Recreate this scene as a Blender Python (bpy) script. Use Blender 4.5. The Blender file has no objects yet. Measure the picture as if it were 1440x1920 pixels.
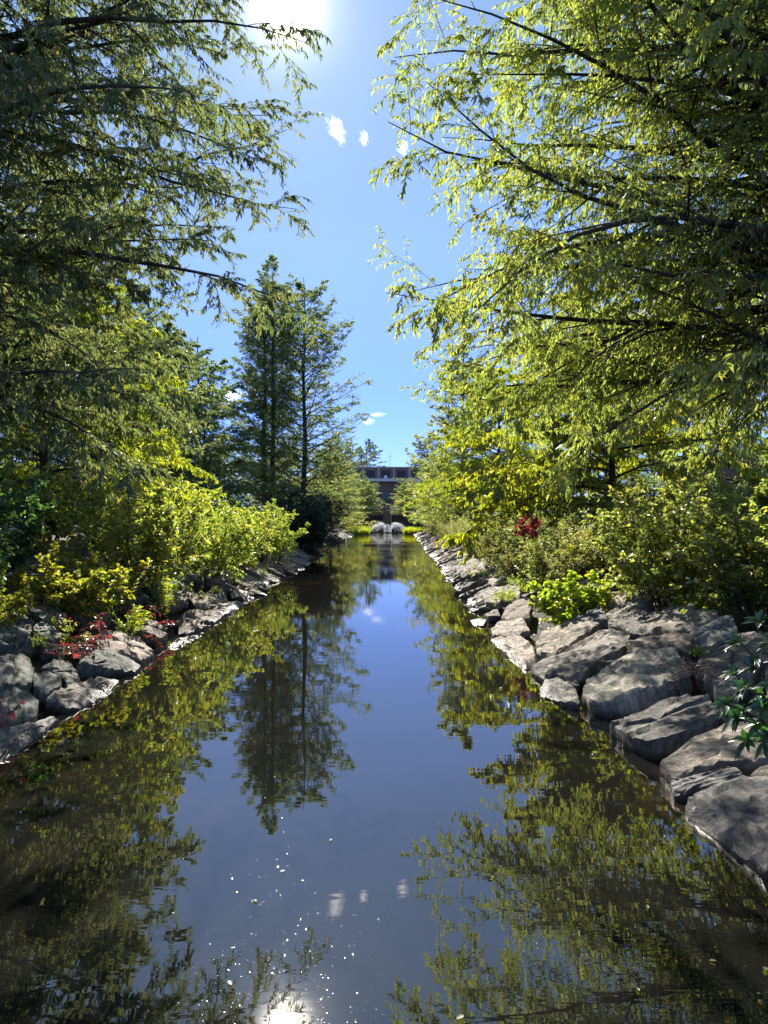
import bpy, bmesh, math
import numpy as np
from mathutils import Vector, noise as mnoise

# ------------------------------------------------------------------ camera, sky, sun, exposure
SC = bpy.context.scene
COL = SC.collection
CAMZ = 2.2
FPX = 1400.0            # focal length in photo pixels
CX, CY = 720.0, 967.0   # vanishing point of the channel in photo pixels

cam_d = bpy.data.cameras.new('camera')
cam = bpy.data.objects.new('camera', cam_d)
COL.objects.link(cam)
cam.location = (0, 0, CAMZ)
cam.rotation_euler = (math.radians(90.0) + math.atan(7.0 / FPX), 0, 0)
cam_d.sensor_fit = 'VERTICAL'
cam_d.sensor_height = 36.0
cam_d.lens = FPX / 1920.0 * 36.0
cam_d.clip_start = 0.05
cam_d.clip_end = 8000.0
SC.camera = cam

SUN_AZ = math.radians(-7.5)      # left of straight ahead
SUN_EL = math.radians(34.2)
SUN_DIR = Vector((math.sin(SUN_AZ) * math.cos(SUN_EL), math.cos(SUN_AZ) * math.cos(SUN_EL), math.sin(SUN_EL)))

world = bpy.data.worlds.new('World')
SC.world = world
world.use_nodes = True
wn, wl = world.node_tree.nodes, world.node_tree.links
wn.clear()
w_out = wn.new('ShaderNodeOutputWorld')
w_bg = wn.new('ShaderNodeBackground')
w_sky = wn.new('ShaderNodeTexSky')
w_sky.sky_type = 'NISHITA'
w_sky.sun_disc = False
w_sky.sun_elevation = SUN_EL
w_sky.sun_rotation = SUN_AZ
w_sky.air_density = 0.75
w_sky.dust_density = 0.0
w_sky.ozone_density = 4.0
w_sky.altitude = 1500
w_bg.inputs['Strength'].default_value = 0.11
# bright air close round the sun (the aureole), on top of the sky model
w_geo = wn.new('ShaderNodeTexCoord')
w_dot = wn.new('ShaderNodeVectorMath'); w_dot.operation = 'DOT_PRODUCT'
w_nrm = wn.new('ShaderNodeVectorMath'); w_nrm.operation = 'NORMALIZE'
wl.new(w_geo.outputs['Generated'], w_nrm.inputs[0])
wl.new(w_nrm.outputs[0], w_dot.inputs[0])
w_dot.inputs[1].default_value = SUN_DIR
w_max = wn.new('ShaderNodeMath'); w_max.operation = 'MAXIMUM'; w_max.inputs[1].default_value = 0.0
wl.new(w_dot.outputs['Value'], w_max.inputs[0])
def aureole(power, gain):
    p = wn.new('ShaderNodeMath'); p.operation = 'POWER'; p.inputs[1].default_value = power
    wl.new(w_max.outputs[0], p.inputs[0])
    m = wn.new('ShaderNodeMath'); m.operation = 'MULTIPLY'; m.inputs[1].default_value = gain
    wl.new(p.outputs[0], m.inputs[0])
    return m
halo = None
for pw, g in ((6000.0, 12.0), (900.0, .34), (100.0, .07), (16.0, .03)):
    a = aureole(pw, g)
    if halo is None:
        halo = a
    else:
        s = wn.new('ShaderNodeMath'); s.operation = 'ADD'
        wl.new(halo.outputs[0], s.inputs[0]); wl.new(a.outputs[0], s.inputs[1]); halo = s
w_bg2 = wn.new('ShaderNodeBackground')
w_bg2.inputs['Color'].default_value = (1.0, 0.97, 0.92, 1)
wl.new(halo.outputs[0], w_bg2.inputs['Strength'])
w_add = wn.new('ShaderNodeAddShader')
# the clear dry-air sky is as deep a blue near the horizon as higher up
w_sep = wn.new('ShaderNodeSeparateXYZ'); wl.new(w_nrm.outputs[0], w_sep.inputs[0])
w_rmp = wn.new('ShaderNodeValToRGB'); wl.new(w_sep.outputs['Z'], w_rmp.inputs[0])
we = w_rmp.color_ramp.elements
we[0].position, we[0].color = 0.0, (.38, .42, .70, 1)
we[1].position, we[1].color = 0.62, (1.20, 1.08, .90, 1)
x_ = we.new(0.16); x_.color = (.52, .54, .82, 1)
x_ = we.new(0.34); x_.color = (.95, .86, .92, 1)
w_mul = wn.new('ShaderNodeMix'); w_mul.data_type = 'RGBA'; w_mul.blend_type = 'MULTIPLY'; w_mul.inputs[0].default_value = 1.0
wl.new(w_sky.outputs[0], w_mul.inputs[6]); wl.new(w_rmp.outputs[0], w_mul.inputs[7])
wl.new(w_mul.outputs[2], w_bg.inputs['Color'])
wl.new(w_bg.outputs[0], w_add.inputs[0]); wl.new(w_bg2.outputs[0], w_add.inputs[1])
wl.new(w_add.outputs[0], w_out.inputs['Surface'])

sun_d = bpy.data.lights.new('sun', 'SUN')
sun_d.energy = 5.0
sun_d.angle = math.radians(0.5)
sun_d.color = (1.0, 0.95, 0.87)
sun = bpy.data.objects.new('sun', sun_d)
COL.objects.link(sun)
sun.rotation_euler = (-SUN_DIR).to_track_quat('-Z', 'Y').to_euler()
sun.location = (0, 0, 60)

SC.view_settings.view_transform = 'Standard'
SC.view_settings.look = 'None'
SC.view_settings.exposure = 1.22
SC.view_settings.gamma = 1.0
SC.view_settings.use_curve_mapping = False
SC.render.engine = 'CYCLES'
cy = SC.cycles
cy.max_bounces = 8
cy.diffuse_bounces = 6
cy.glossy_bounces = 3
cy.transmission_bounces = 4
cy.transparent_max_bounces = 6
cy.volume_bounces = 2
cy.sample_clamp_indirect = 6.0
cy.caustics_reflective = False
cy.caustics_refractive = False
try:
    cy.use_denoising = True
except Exception:
    pass

rng = np.random.default_rng(7)
R = math.radians

# ------------------------------------------------------------------ helpers
def at(px, py, d):
    """photo pixel at distance d -> world point"""
    return np.array([(px - CX) / FPX * d, d, CAMZ - (py - CY) / FPX * d])

XR_Y = [-30, 0, 5, 10, 14, 22, 37, 60, 81, 108]
XR_X = [2.5, 2.3, 2.2, 2.0, 1.9, 2.15, 2.6, 3.1, 3.5, 3.7]
def edge(side, y):
    return np.interp(y, XR_Y, XR_X) if side > 0 else -3.5 + 0.0 * y

SLOPE = 0.36
def bank_point(px, py, side, lift=0.0):
    d = max(3.0, (CAMZ) * FPX / max(py - CY, 5.0))
    for _ in range(40):
        x = (px - CX) / FPX * d
        s = (x - edge(1, d)) if side > 0 else (edge(-1, d) - x)
        zt = SLOPE * s + lift
        dn = (CAMZ - zt) * FPX / (py - CY)
        d = 0.6 * d + 0.4 * max(dn, 1.0)
    x = (px - CX) / FPX * d
    return np.array([x, d, CAMZ - (py - CY) / FPX * d])

def unit(v):
    return v / np.maximum(np.linalg.norm(v, axis=-1, keepdims=True), 1e-9)

def raw_mesh(name, V, F, mat=None, tone=None, smooth=False, tri=None):
    """V (n,3); F: int array (m,k) or list of such arrays"""
    me = bpy.data.meshes.new(name)
    Fs = F if isinstance(F, list) else [F]
    Fs = [f for f in Fs if len(f)]
    V = np.ascontiguousarray(V, dtype=np.float32)
    me.vertices.add(len(V)); me.vertices.foreach_set('co', V.ravel())
    loops = np.concatenate([f.ravel() for f in Fs]).astype(np.int32)
    counts = np.concatenate([np.full(len(f), f.shape[1]) for f in Fs])
    starts = np.concatenate([[0], np.cumsum(counts)[:-1]]).astype(np.int32)
    me.loops.add(len(loops)); me.loops.foreach_set('vertex_index', loops)
    me.polygons.add(len(counts)); me.polygons.foreach_set('loop_start', starts)
    if tone is not None:
        at_ = me.attributes.new('tone', 'FLOAT', 'FACE')
        at_.data.foreach_set('value', np.ascontiguousarray(tone, dtype=np.float32))
    if mat is not None:
        me.materials.append(mat)
    me.update(calc_edges=True)
    if smooth:
        me.polygons.foreach_set('use_smooth', np.ones(len(counts), dtype=bool))
    return me

def obj(name, me, parent=None, loc=None):
    o = bpy.data.objects.new(name, me)
    COL.objects.link(o)
    if parent is not None:
        o.parent = parent
    if loc is not None:
        o.location = loc
    return o

def tag(o, label=None, cat=None, group=None, kind=None):
    if label: o['label'] = label
    if cat: o['category'] = cat
    if group: o['group'] = group
    if kind: o['kind'] = kind
    return o

def empty(name, loc=(0, 0, 0), rz=0.0):
    o = bpy.data.objects.new(name, None)
    COL.objects.link(o)
    o.location = loc
    o.rotation_euler = (0, 0, rz)
    o.empty_display_size = 0.3
    return o

def copy_tree(o, parent=None):
    c = o.copy(); COL.objects.link(c)
    if parent is not None: c.parent = parent
    for ch in list(o.children):
        copy_tree(ch, c)
    return c

# --- swept tubes, vectorised over many polylines of equal point count
def tubes(P, Rr, k):
    n, m, _ = P.shape
    T = np.empty_like(P)
    T[:, 1:-1] = P[:, 2:] - P[:, :-2]
    T[:, 0] = P[:, 1] - P[:, 0]; T[:, -1] = P[:, -1] - P[:, -2]
    T = unit(T)
    ref = np.where(np.abs(T[..., 2:3]) > 0.85, np.array([1.0, 0, 0]), np.array([0, 0, 1.0]))
    A = unit(np.cross(T, ref)); B = np.cross(T, A)
    ang = np.arange(k) * 2 * math.pi / k
    V = P[:, :, None, :] + Rr[:, :, None, None] * (np.cos(ang)[None, None, :, None] * A[:, :, None, :] + np.sin(ang)[None, None, :, None] * B[:, :, None, :])
    idx = np.arange(n * m * k).reshape(n, m, k)
    a = idx[:, :-1, :]; b = idx[:, 1:, :]
    F = np.stack([a, np.roll(a, -1, 2), np.roll(b, -1, 2), b], -1).reshape(-1, 4)
    return V.reshape(-1, 3), F

def merge(parts):
    Vs, Fs, off = [], [], 0
    for V, F in parts:
        Vs.append(V); Fs.append(F + off); off += len(V)
    return np.concatenate(Vs), np.concatenate(Fs)

def curve(p0, d0, L, m, droop, wander, g):
    n = len(p0)
    P = np.empty((n, m, 3)); P[:, 0] = p0
    d = unit(d0.copy()); step = (L / (m - 1))[:, None]
    for i in range(1, m):
        d = d + g.normal(size=(n, 3)) * wander
        d[:, 2] -= droop
        d = unit(d)
        P[:, i] = P[:, i - 1] + d * step
    return P

def sample(P, u):
    """P (n,m,3), u (n,k) -> points, tangents (n,k,3)"""
    n, m, _ = P.shape
    x = np.clip(u, 0, 0.9999) * (m - 1)
    i = x.astype(int); f = (x - i)[..., None]
    r = np.arange(n)[:, None]
    a = P[r, i]; b = P[r, i + 1]
    return a * (1 - f) + b * f, unit(b - a)

def branch(P, Rr, Ls, cnt, u0, u1, ang, angj, flat, lfrac, taper, m, droop, wander, rfrac, rmin, g, phase=None):
    n = len(P)
    u = u0 + (u1 - u0) * (np.arange(cnt)[None, :] + g.uniform(0.1, 0.9, (n, cnt))) / cnt
    p, t = sample(P, u)
    up = np.array([0, 0, 1.0])
    side = np.cross(t, up)
    weak = np.linalg.norm(side, axis=-1, keepdims=True) < 0.25
    rv = g.normal(size=side.shape); rv = rv - t * (rv * t).sum(-1, keepdims=True)
    side = unit(np.where(weak, rv, side))
    upv = np.cross(side, t)
    sg = np.where((np.arange(cnt)[None, :] + g.integers(0, 2, (n, 1))) % 2 == 0, 1.0, -1.0)
    phi = g.normal(size=(n, cnt)) * flat
    th = ang + g.normal(size=(n, cnt)) * angj
    d = np.cos(th)[..., None] * t + np.sin(th)[..., None] * (sg[..., None] * np.cos(phi)[..., None] * side + np.sin(phi)[..., None] * upv)
    L = Ls[:, None] * lfrac * (1 - taper * u) * g.uniform(0.65, 1.2, (n, cnt))
    mm = Rr.shape[1]
    xi = np.clip(u * (mm - 1), 0, mm - 1.001); i = xi.astype(int); f = xi - i
    rr = np.arange(n)[:, None]
    r0 = np.maximum((Rr[rr, i] * (1 - f) + Rr[rr, i + 1] * f) * rfrac, rmin)
    C = curve(p.reshape(-1, 3), d.reshape(-1, 3), L.ravel(), m, droop, wander, g)
    RC = r0.reshape(-1, 1) * np.linspace(1, 0.18, m)[None, :]
    return C, RC, L.ravel()

def leaf_geo(p, d, nrm, L, W, fold=0.25, droop=0.15, tone=None, narrow=False):
    """two folded blades per leaf. p,d,nrm (n,3); L,W (n,)"""
    n = len(p)
    d = unit(d); s = unit(np.cross(d, nrm)); u = np.cross(s, d)
    L = L[:, None]; W = W[:, None]
    dn = np.array([0, 0, -1.0])
    if narrow:
        v = np.stack([p, p + d * L * .45 + s * W * .5 + u * W * fold, p + d * L + dn * L * droop,
                      p + d * L * .45 - s * W * .5 + u * W * fold], 1)
        b = np.arange(n)[:, None] * 4
        F = np.concatenate([b + np.array([0, 1, 2]), b + np.array([0, 2, 3])], 1).reshape(-1, 3)
    else:
        v = np.stack([p, p + d * L * .28 + s * W * .48 + u * W * fold, p + d * L * .68 + s * W * .4 + u * W * fold + dn * L * droop * .4,
                      p + d * L + dn * L * droop,
                      p + d * L * .68 - s * W * .4 + u * W * fold + dn * L * droop * .4, p + d * L * .28 - s * W * .48 + u * W * fold], 1)
        b = np.arange(n)[:, None] * 6
        F = np.concatenate([b + np.array([0, 1, 2, 3]), b + np.array([0, 3, 4, 5])], 1).reshape(-1, 4)
    tn = None if tone is None else np.repeat(tone, 2)
    return v.reshape(-1, 3), F, tn

def leaves_on(P, cnt, u0, L, W, g, hang=0.3, along=0.5, out=0.8, jit=0.35, fold=.25, droop=.15, narrow=False, clump_tone=True, sizej=0.45, flat=0.6):
    n = len(P)
    u = u0 + (1 - u0) * (np.arange(cnt)[None, :] + g.uniform(0, 1, (n, cnt))) / cnt
    p, t = sample(P, u)
    side = unit(np.cross(t, np.array([0, 0, 1.0])) + 1e-4 * g.normal(size=t.shape))
    sg = np.where((np.arange(cnt) % 2)[None, :, None] == 0, 1.0, -1.0)
    d = along * t + out * sg * side + g.normal(size=t.shape) * jit
    d[..., 2] -= hang
    nr = np.array([0, 0, 1.0]) * flat + g.normal(size=t.shape) * 0.55
    size = g.uniform(1 - sizej, 1 + sizej, (n, cnt))
    tone = g.uniform(0, 1, (n, cnt)) * 0.55 + g.uniform(0, 1, (n, 1)) * 0.45
    return leaf_geo(p.reshape(-1, 3), d.reshape(-1, 3), nr.reshape(-1, 3), (L * size).ravel(), (W * size).ravel(), fold, droop, tone.ravel(), narrow)

# ------------------------------------------------------------------ materials
def mat(name):
    m = bpy.data.materials.new(name); m.use_nodes = True
    nt = m.node_tree; nt.nodes.clear()
    return m, nt.nodes, nt.links, nt.nodes.new('ShaderNodeOutputMaterial')

def ramp(N, stops):
    r = N.new('ShaderNodeValToRGB')
    e = r.color_ramp.elements
    e[0].position, e[0].color = stops[0][0], (*stops[0][1], 1)
    e[1].position, e[1].color = stops[-1][0], (*stops[-1][1], 1)
    for p, c in stops[1:-1]:
        x = e.new(p); x.color = (*c, 1)
    return r

def leaf_mat(name, stops, tmul=(4.4, 4.3, 2.0), tfac=0.62, gloss=0.09, rough=0.4, objvar=0.12):
    m, N, L, out = mat(name)
    a = N.new('ShaderNodeAttribute'); a.attribute_name = 'tone'
    r = ramp(N, stops)
    L.new(a.outputs['Fac'], r.inputs[0])
    oi = N.new('ShaderNodeObjectInfo')
    mr = N.new('ShaderNodeMapRange'); mr.inputs[3].default_value = 1 - objvar; mr.inputs[4].default_value = 1 + objvar
    L.new(oi.outputs['Random'], mr.inputs[0])
    hv = N.new('ShaderNodeHueSaturation')
    L.new(mr.outputs[0], hv.inputs['Value'])
    mh = N.new('ShaderNodeMapRange'); mh.inputs[3].default_value = 0.5 - objvar * .12; mh.inputs[4].default_value = 0.5 + objvar * .12
    L.new(oi.outputs['Random'], mh.inputs[0]); L.new(mh.outputs[0], hv.inputs['Hue'])
    L.new(r.outputs[0], hv.inputs['Color'])
    tm = N.new('ShaderNodeMix'); tm.data_type = 'RGBA'; tm.blend_type = 'MULTIPLY'; tm.inputs[0].default_value = 1.0
    L.new(hv.outputs[0], tm.inputs[6]); tm.inputs[7].default_value = (*tmul, 1)
    df = N.new('ShaderNodeBsdfDiffuse'); tr = N.new('ShaderNodeBsdfTranslucent'); gl = N.new('ShaderNodeBsdfGlossy')
    gl.inputs['Roughness'].default_value = rough
    gl.inputs['Color'].default_value = (0.9, 0.95, 0.9, 1)
    L.new(hv.outputs[0], df.inputs[0]); L.new(tm.outputs[2], tr.inputs[0])
    mx = N.new('ShaderNodeMixShader'); mx.inputs[0].default_value = tfac
    L.new(df.outputs[0], mx.inputs[1]); L.new(tr.outputs[0], mx.inputs[2])
    m2 = N.new('ShaderNodeMixShader'); m2.inputs[0].default_value = gloss
    L.new(mx.outputs[0], m2.inputs[1]); L.new(gl.outputs[0], m2.inputs[2])
    L.new(m2.outputs[0], out.inputs[0])
    return m

def plain_mat(name, c, rough=0.7, noise_scale=None, c2=None, bump=0.0, bscale=20.0, metal=0.0, coord='Object'):
    m, N, L, out = mat(name)
    b = N.new('ShaderNodeBsdfPrincipled'); b.inputs['Roughness'].default_value = rough; b.inputs['Metallic'].default_value = metal
    L.new(b.outputs[0], out.inputs[0])
    tc = N.new('ShaderNodeTexCoord')
    if noise_scale:
        n = N.new('ShaderNodeTexNoise'); n.inputs['Scale'].default_value = noise_scale; n.inputs['Detail'].default_value = 6
        L.new(tc.outputs[coord], n.inputs['Vector'])
        r = ramp(N, [(0.35, c), (0.65, c2 or c)]); L.new(n.outputs['Fac'], r.inputs[0]); L.new(r.outputs[0], b.inputs['Base Color'])
    else:
        b.inputs['Base Color'].default_value = (*c, 1)
    if bump:
        n = N.new('ShaderNodeTexNoise'); n.inputs['Scale'].default_value = bscale; n.inputs['Detail'].default_value = 8
        L.new(tc.outputs[coord], n.inputs['Vector'])
        bp = N.new('ShaderNodeBump'); bp.inputs['Strength'].default_value = bump; bp.inputs['Distance'].default_value = 0.03
        L.new(n.outputs['Fac'], bp.inputs['Height']); L.new(bp.outputs[0], b.inputs['Normal'])
    return m

def bark_mat(name, c, c2):
    m, N, L, out = mat(name)
    b = N.new('ShaderNodeBsdfPrincipled'); b.inputs['Roughness'].default_value = 0.9
    tc = N.new('ShaderNodeTexCoord'); mp = N.new('ShaderNodeMapping'); mp.inputs['Scale'].default_value = (14, 14, 1.6)
    L.new(tc.outputs['Object'], mp.inputs[0])
    n = N.new('ShaderNodeTexNoise'); n.inputs['Scale'].default_value = 1.4; n.inputs['Detail'].default_value = 7
    L.new(mp.outputs[0], n.inputs['Vector'])
    r = ramp(N, [(0.35, c), (0.7, c2)]); L.new(n.outputs['Fac'], r.inputs[0]); L.new(r.outputs[0], b.inputs['Base Color'])
    bp = N.new('ShaderNodeBump'); bp.inputs['Strength'].default_value = 0.7; bp.inputs['Distance'].default_value = 0.03
    L.new(n.outputs['Fac'], bp.inputs['Height']); L.new(bp.outputs[0], b.inputs['Normal'])
    L.new(b.outputs[0], out.inputs[0])
    return m

BARK = bark_mat('bark', (0.035, 0.026, 0.02), (0.10, 0.075, 0.055))
TWIG = plain_mat('twig_bark', (0.06, 0.045, 0.03), 0.85)
STEM = plain_mat('stem', (0.07, 0.06, 0.03), 0.8)
LF_CYPRESS = leaf_mat('cypress_leaf', [(0, (0.050, 0.080, 0.038)), (0.5, (0.078, 0.108, 0.045)), (0.85, (0.112, 0.126, 0.046)), (1, (0.15, 0.105, 0.05))], tmul=(3.5, 3.4, 2.1))
LF_OLIVE = leaf_mat('olive_leaf', [(0, (0.068, 0.100, 0.028)), (0.45, (0.105, 0.132, 0.034)), (0.8, (0.145, 0.155, 0.038)), (1, (0.18, 0.145, 0.04))], tmul=(4.3, 4.0, 2.3))
LF_LIME = leaf_mat('lime_leaf', [(0, (0.07, 0.10, 0.012)), (0.4, (0.11, 0.14, 0.014)), (0.8, (0.16, 0.165, 0.016)), (1, (0.22, 0.17, 0.02))])
LF_SHRUB = leaf_mat('shrub_leaf', [(0, (0.07, 0.105, 0.024)), (0.5, (0.12, 0.15, 0.032)), (0.85, (0.17, 0.175, 0.045)), (0.95, (0.22, 0.16, 0.04)), (1, (0.22, 0.08, 0.03))], gloss=.09)
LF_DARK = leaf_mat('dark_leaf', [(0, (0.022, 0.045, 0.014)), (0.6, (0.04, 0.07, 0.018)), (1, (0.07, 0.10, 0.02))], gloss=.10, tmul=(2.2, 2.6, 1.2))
LF_SPRUCE = leaf_mat('spruce_leaf', [(0, (0.02, 0.035, 0.018)), (1, (0.04, 0.06, 0.028))], tfac=.25, tmul=(1.5, 1.6, 1.2))
LF_GOLD = leaf_mat('meadow_leaf', [(0, (0.075, 0.095, 0.028)), (0.45, (0.125, 0.135, 0.04)), (0.8, (0.17, 0.155, 0.055)), (1, (0.21, 0.13, 0.07))], tmul=(3.4, 3.4, 2.2))
LF_YELLOW = leaf_mat('yellow_leaf', [(0, (0.10, 0.125, 0.018)), (0.5, (0.155, 0.165, 0.022)), (0.85, (0.21, 0.18, 0.025)), (1, (0.24, 0.14, 0.025))], tmul=(3.2, 3.2, 1.4))
LF_RED = leaf_mat('red_leaf', [(0, (0.09, 0.015, 0.015)), (0.6, (0.17, 0.02, 0.022)), (1, (0.24, 0.05, 0.03))], tmul=(1.8, 1.2, 1.2))
LF_GLOSSY = leaf_mat('glossy_leaf', [(0, (0.025, 0.055, 0.016)), (0.8, (0.045, 0.085, 0.02)), (1, (0.10, 0.16, 0.02))], gloss=.10, rough=.32, tmul=(2.0, 2.6, 1.0))
LF_GRASS = leaf_mat('grass_blade', [(0, (0.10, 0.15, 0.012)), (1, (0.20, 0.20, 0.02))])

def rock_material(name, tint, lichen):
    m, N, L, out = mat(name)
    b = N.new('ShaderNodeBsdfPrincipled'); b.inputs['Specular IOR Level'].default_value = .3
    tc = N.new('ShaderNodeTexCoord'); geo = N.new('ShaderNodeNewGeometry'); oi = N.new('ShaderNodeObjectInfo')
    vr = N.new('ShaderNodeVectorRotate'); vr.rotation_type = 'EULER_XYZ'
    L.new(tc.outputs['Object'], vr.inputs['Vector'])
    cmb = N.new('ShaderNodeCombineXYZ')
    mu = N.new('ShaderNodeMath'); mu.operation = 'MULTIPLY'; mu.inputs[1].default_value = 2.2
    L.new(oi.outputs['Random'], mu.inputs[0]); L.new(mu.outputs[0], cmb.inputs[2]); L.new(mu.outputs[0], cmb.inputs[0])
    L.new(cmb.outputs[0], vr.inputs['Rotation'])
    # banded gneiss: noise stretched along one direction
    mp = N.new('ShaderNodeMapping'); mp.inputs['Scale'].default_value = (1.2, 6.5, 4.0)
    L.new(vr.outputs[0], mp.inputs[0])
    n1 = N.new('ShaderNodeTexNoise'); n1.inputs['Scale'].default_value = 2.2; n1.inputs['Detail'].default_value = 9; n1.inputs['Roughness'].default_value = .62
    L.new(mp.outputs[0], n1.inputs['Vector'])
    n2 = N.new('ShaderNodeTexNoise'); n2.inputs['Scale'].default_value = 3.0; n2.inputs['Detail'].default_value = 5
    L.new(vr.outputs[0], n2.inputs['Vector'])
    n3 = N.new('ShaderNodeTexNoise'); n3.inputs['Scale'].default_value = 26.0; n3.inputs['Detail'].default_value = 8; n3.inputs['Roughness'].default_value = .7
    L.new(tc.outputs['Object'], n3.inputs['Vector'])
    r1 = ramp(N, [(0.30, (0.075, 0.068, 0.062)), (0.43, (0.19, 0.175, 0.158)), (0.56, (0.33, 0.305, 0.27)), (0.72, (0.48, 0.445, 0.39))])
    L.new(n1.outputs['Fac'], r1.inputs[0])
    t_ = tint; lo_ = min(1.0, max(tint))
    r2 = ramp(N, [(0.36, tuple(.6 * c for c in t_)), (0.5, tuple(.92 * c for c in t_)), (0.68, tuple(1.12 * c for c in t_))])
    L.new(n2.outputs['Fac'], r2.inputs[0])
    mx = N.new('ShaderNodeMix'); mx.data_type = 'RGBA'; mx.blend_type = 'MULTIPLY'; mx.inputs[0].default_value = .95
    L.new(r1.outputs[0], mx.inputs[6]); L.new(r2.outputs[0], mx.inputs[7])
    col = mx.outputs[2]
    if lichen:
        v = N.new('ShaderNodeTexNoise'); v.inputs['Scale'].default_value = 7.0; v.inputs['Detail'].default_value = 6; v.inputs['Roughness'].default_value = .75
        L.new(tc.outputs['Object'], v.inputs['Vector'])
        rl = ramp(N, [(0.54, (0, 0, 0)), (0.60, (1, 1, 1))]); L.new(v.outputs['Fac'], rl.inputs[0])
        ml = N.new('ShaderNodeMix'); ml.data_type = 'RGBA'
        mlf = N.new('ShaderNodeMath'); mlf.operation = 'MULTIPLY'; mlf.inputs[1].default_value = lichen
        L.new(rl.outputs[0], mlf.inputs[0]); L.new(mlf.outputs[0], ml.inputs[0])
        L.new(col, ml.inputs[6]); ml.inputs[7].default_value = (0.20, 0.25, 0.19, 1)
        col = ml.outputs[2]
    # speckle
    sp = ramp(N, [(0.32, (0.7, 0.7, 0.7)), (0.5, (1, 1, 1)), (0.70, (1.15, 1.13, 1.1))])
    L.new(n3.outputs['Fac'], sp.inputs[0])
    m3 = N.new('ShaderNodeMix'); m3.data_type = 'RGBA'; m3.blend_type = 'MULTIPLY'; m3.inputs[0].default_value = 1
    L.new(col, m3.inputs[6]); L.new(sp.outputs[0], m3.inputs[7])
    # wet, algae-dark band just over the waterline
    sx = N.new('ShaderNodeSeparateXYZ'); L.new(geo.outputs['Position'], sx.inputs[0])
    ad = N.new('ShaderNodeMath'); ad.operation = 'MULTIPLY_ADD'; ad.inputs[1].default_value = 0.10
    L.new(n2.outputs['Fac'], ad.inputs[0]); ad.inputs[2].default_value = -0.05
    sb = N.new('ShaderNodeMath'); sb.operation = 'SUBTRACT'; L.new(sx.outputs['Z'], sb.inputs[0]); L.new(ad.outputs[0], sb.inputs[1])
    wet = N.new('ShaderNodeMapRange'); wet.inputs[1].default_value = 0.03; wet.inputs[2].default_value = 0.10; wet.inputs[3].default_value = 1; wet.inputs[4].default_value = 0
    L.new(sb.outputs[0], wet.inputs[0])
    m4 = N.new('ShaderNodeMix'); m4.data_type = 'RGBA'; m4.blend_type = 'MULTIPLY'
    L.new(wet.outputs[0], m4.inputs[0]); L.new(m3.outputs[2], m4.inputs[6]); m4.inputs[7].default_value = (0.32, 0.31, 0.30, 1)
    ov = N.new('ShaderNodeMapRange'); ov.inputs[3].default_value = .7; ov.inputs[4].default_value = 1.2
    L.new(oi.outputs['Random'], ov.inputs[0])
    rv = ramp(N, [(0.0, (1.10, .97, .84)), (.3, (.98, .99, 1.0)), (.55, (1.04, 1.0, .9)), (.8, (.9, .97, .98)), (1.0, (1.12, .96, .88))]); L.new(oi.outputs['Random'], rv.inputs[0])
    m5 = N.new('ShaderNodeMix'); m5.data_type = 'RGBA'; m5.blend_type = 'MULTIPLY'; m5.inputs[0].default_value = 1
    L.new(m4.outputs[2], m5.inputs[6]); L.new(rv.outputs[0], m5.inputs[7])
    hv = N.new('ShaderNodeHueSaturation'); L.new(ov.outputs[0], hv.inputs['Value']); L.new(m5.outputs[2], hv.inputs['Color'])
    L.new(hv.outputs[0], b.inputs['Base Color'])
    rr = N.new('ShaderNodeMapRange'); rr.inputs[3].default_value = 0.8; rr.inputs[4].default_value = 0.38
    L.new(wet.outputs[0], rr.inputs[0]); L.new(rr.outputs[0], b.inputs['Roughness'])
    # bump: layers plus grain
    addh = N.new('ShaderNodeMath'); addh.operation = 'MULTIPLY_ADD'; addh.inputs[1].default_value = .4
    L.new(n3.outputs['Fac'], addh.inputs[0]); L.new(n1.outputs['Fac'], addh.inputs[2])
    bp = N.new('ShaderNodeBump'); bp.inputs['Strength'].default_value = .9; bp.inputs['Distance'].default_value = .045
    L.new(addh.outputs[0], bp.inputs['Height']); L.new(bp.outputs[0], b.inputs['Normal'])
    L.new(b.outputs[0], out.inputs[0])
    return m

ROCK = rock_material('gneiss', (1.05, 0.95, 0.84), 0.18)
ROCK_DARK_SHADED = rock_material('dark_shaded_gneiss', (0.50, 0.48, 0.48), 0.12)  # some darker stone, plus the trees' shade put into the tint
ROCK_LICHEN_SHADED = rock_material('shaded_lichen_rock', (0.50, 0.55, 0.49), 0.40)  # real lichen; low tint also paints in the left bank's deep shade

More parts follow.
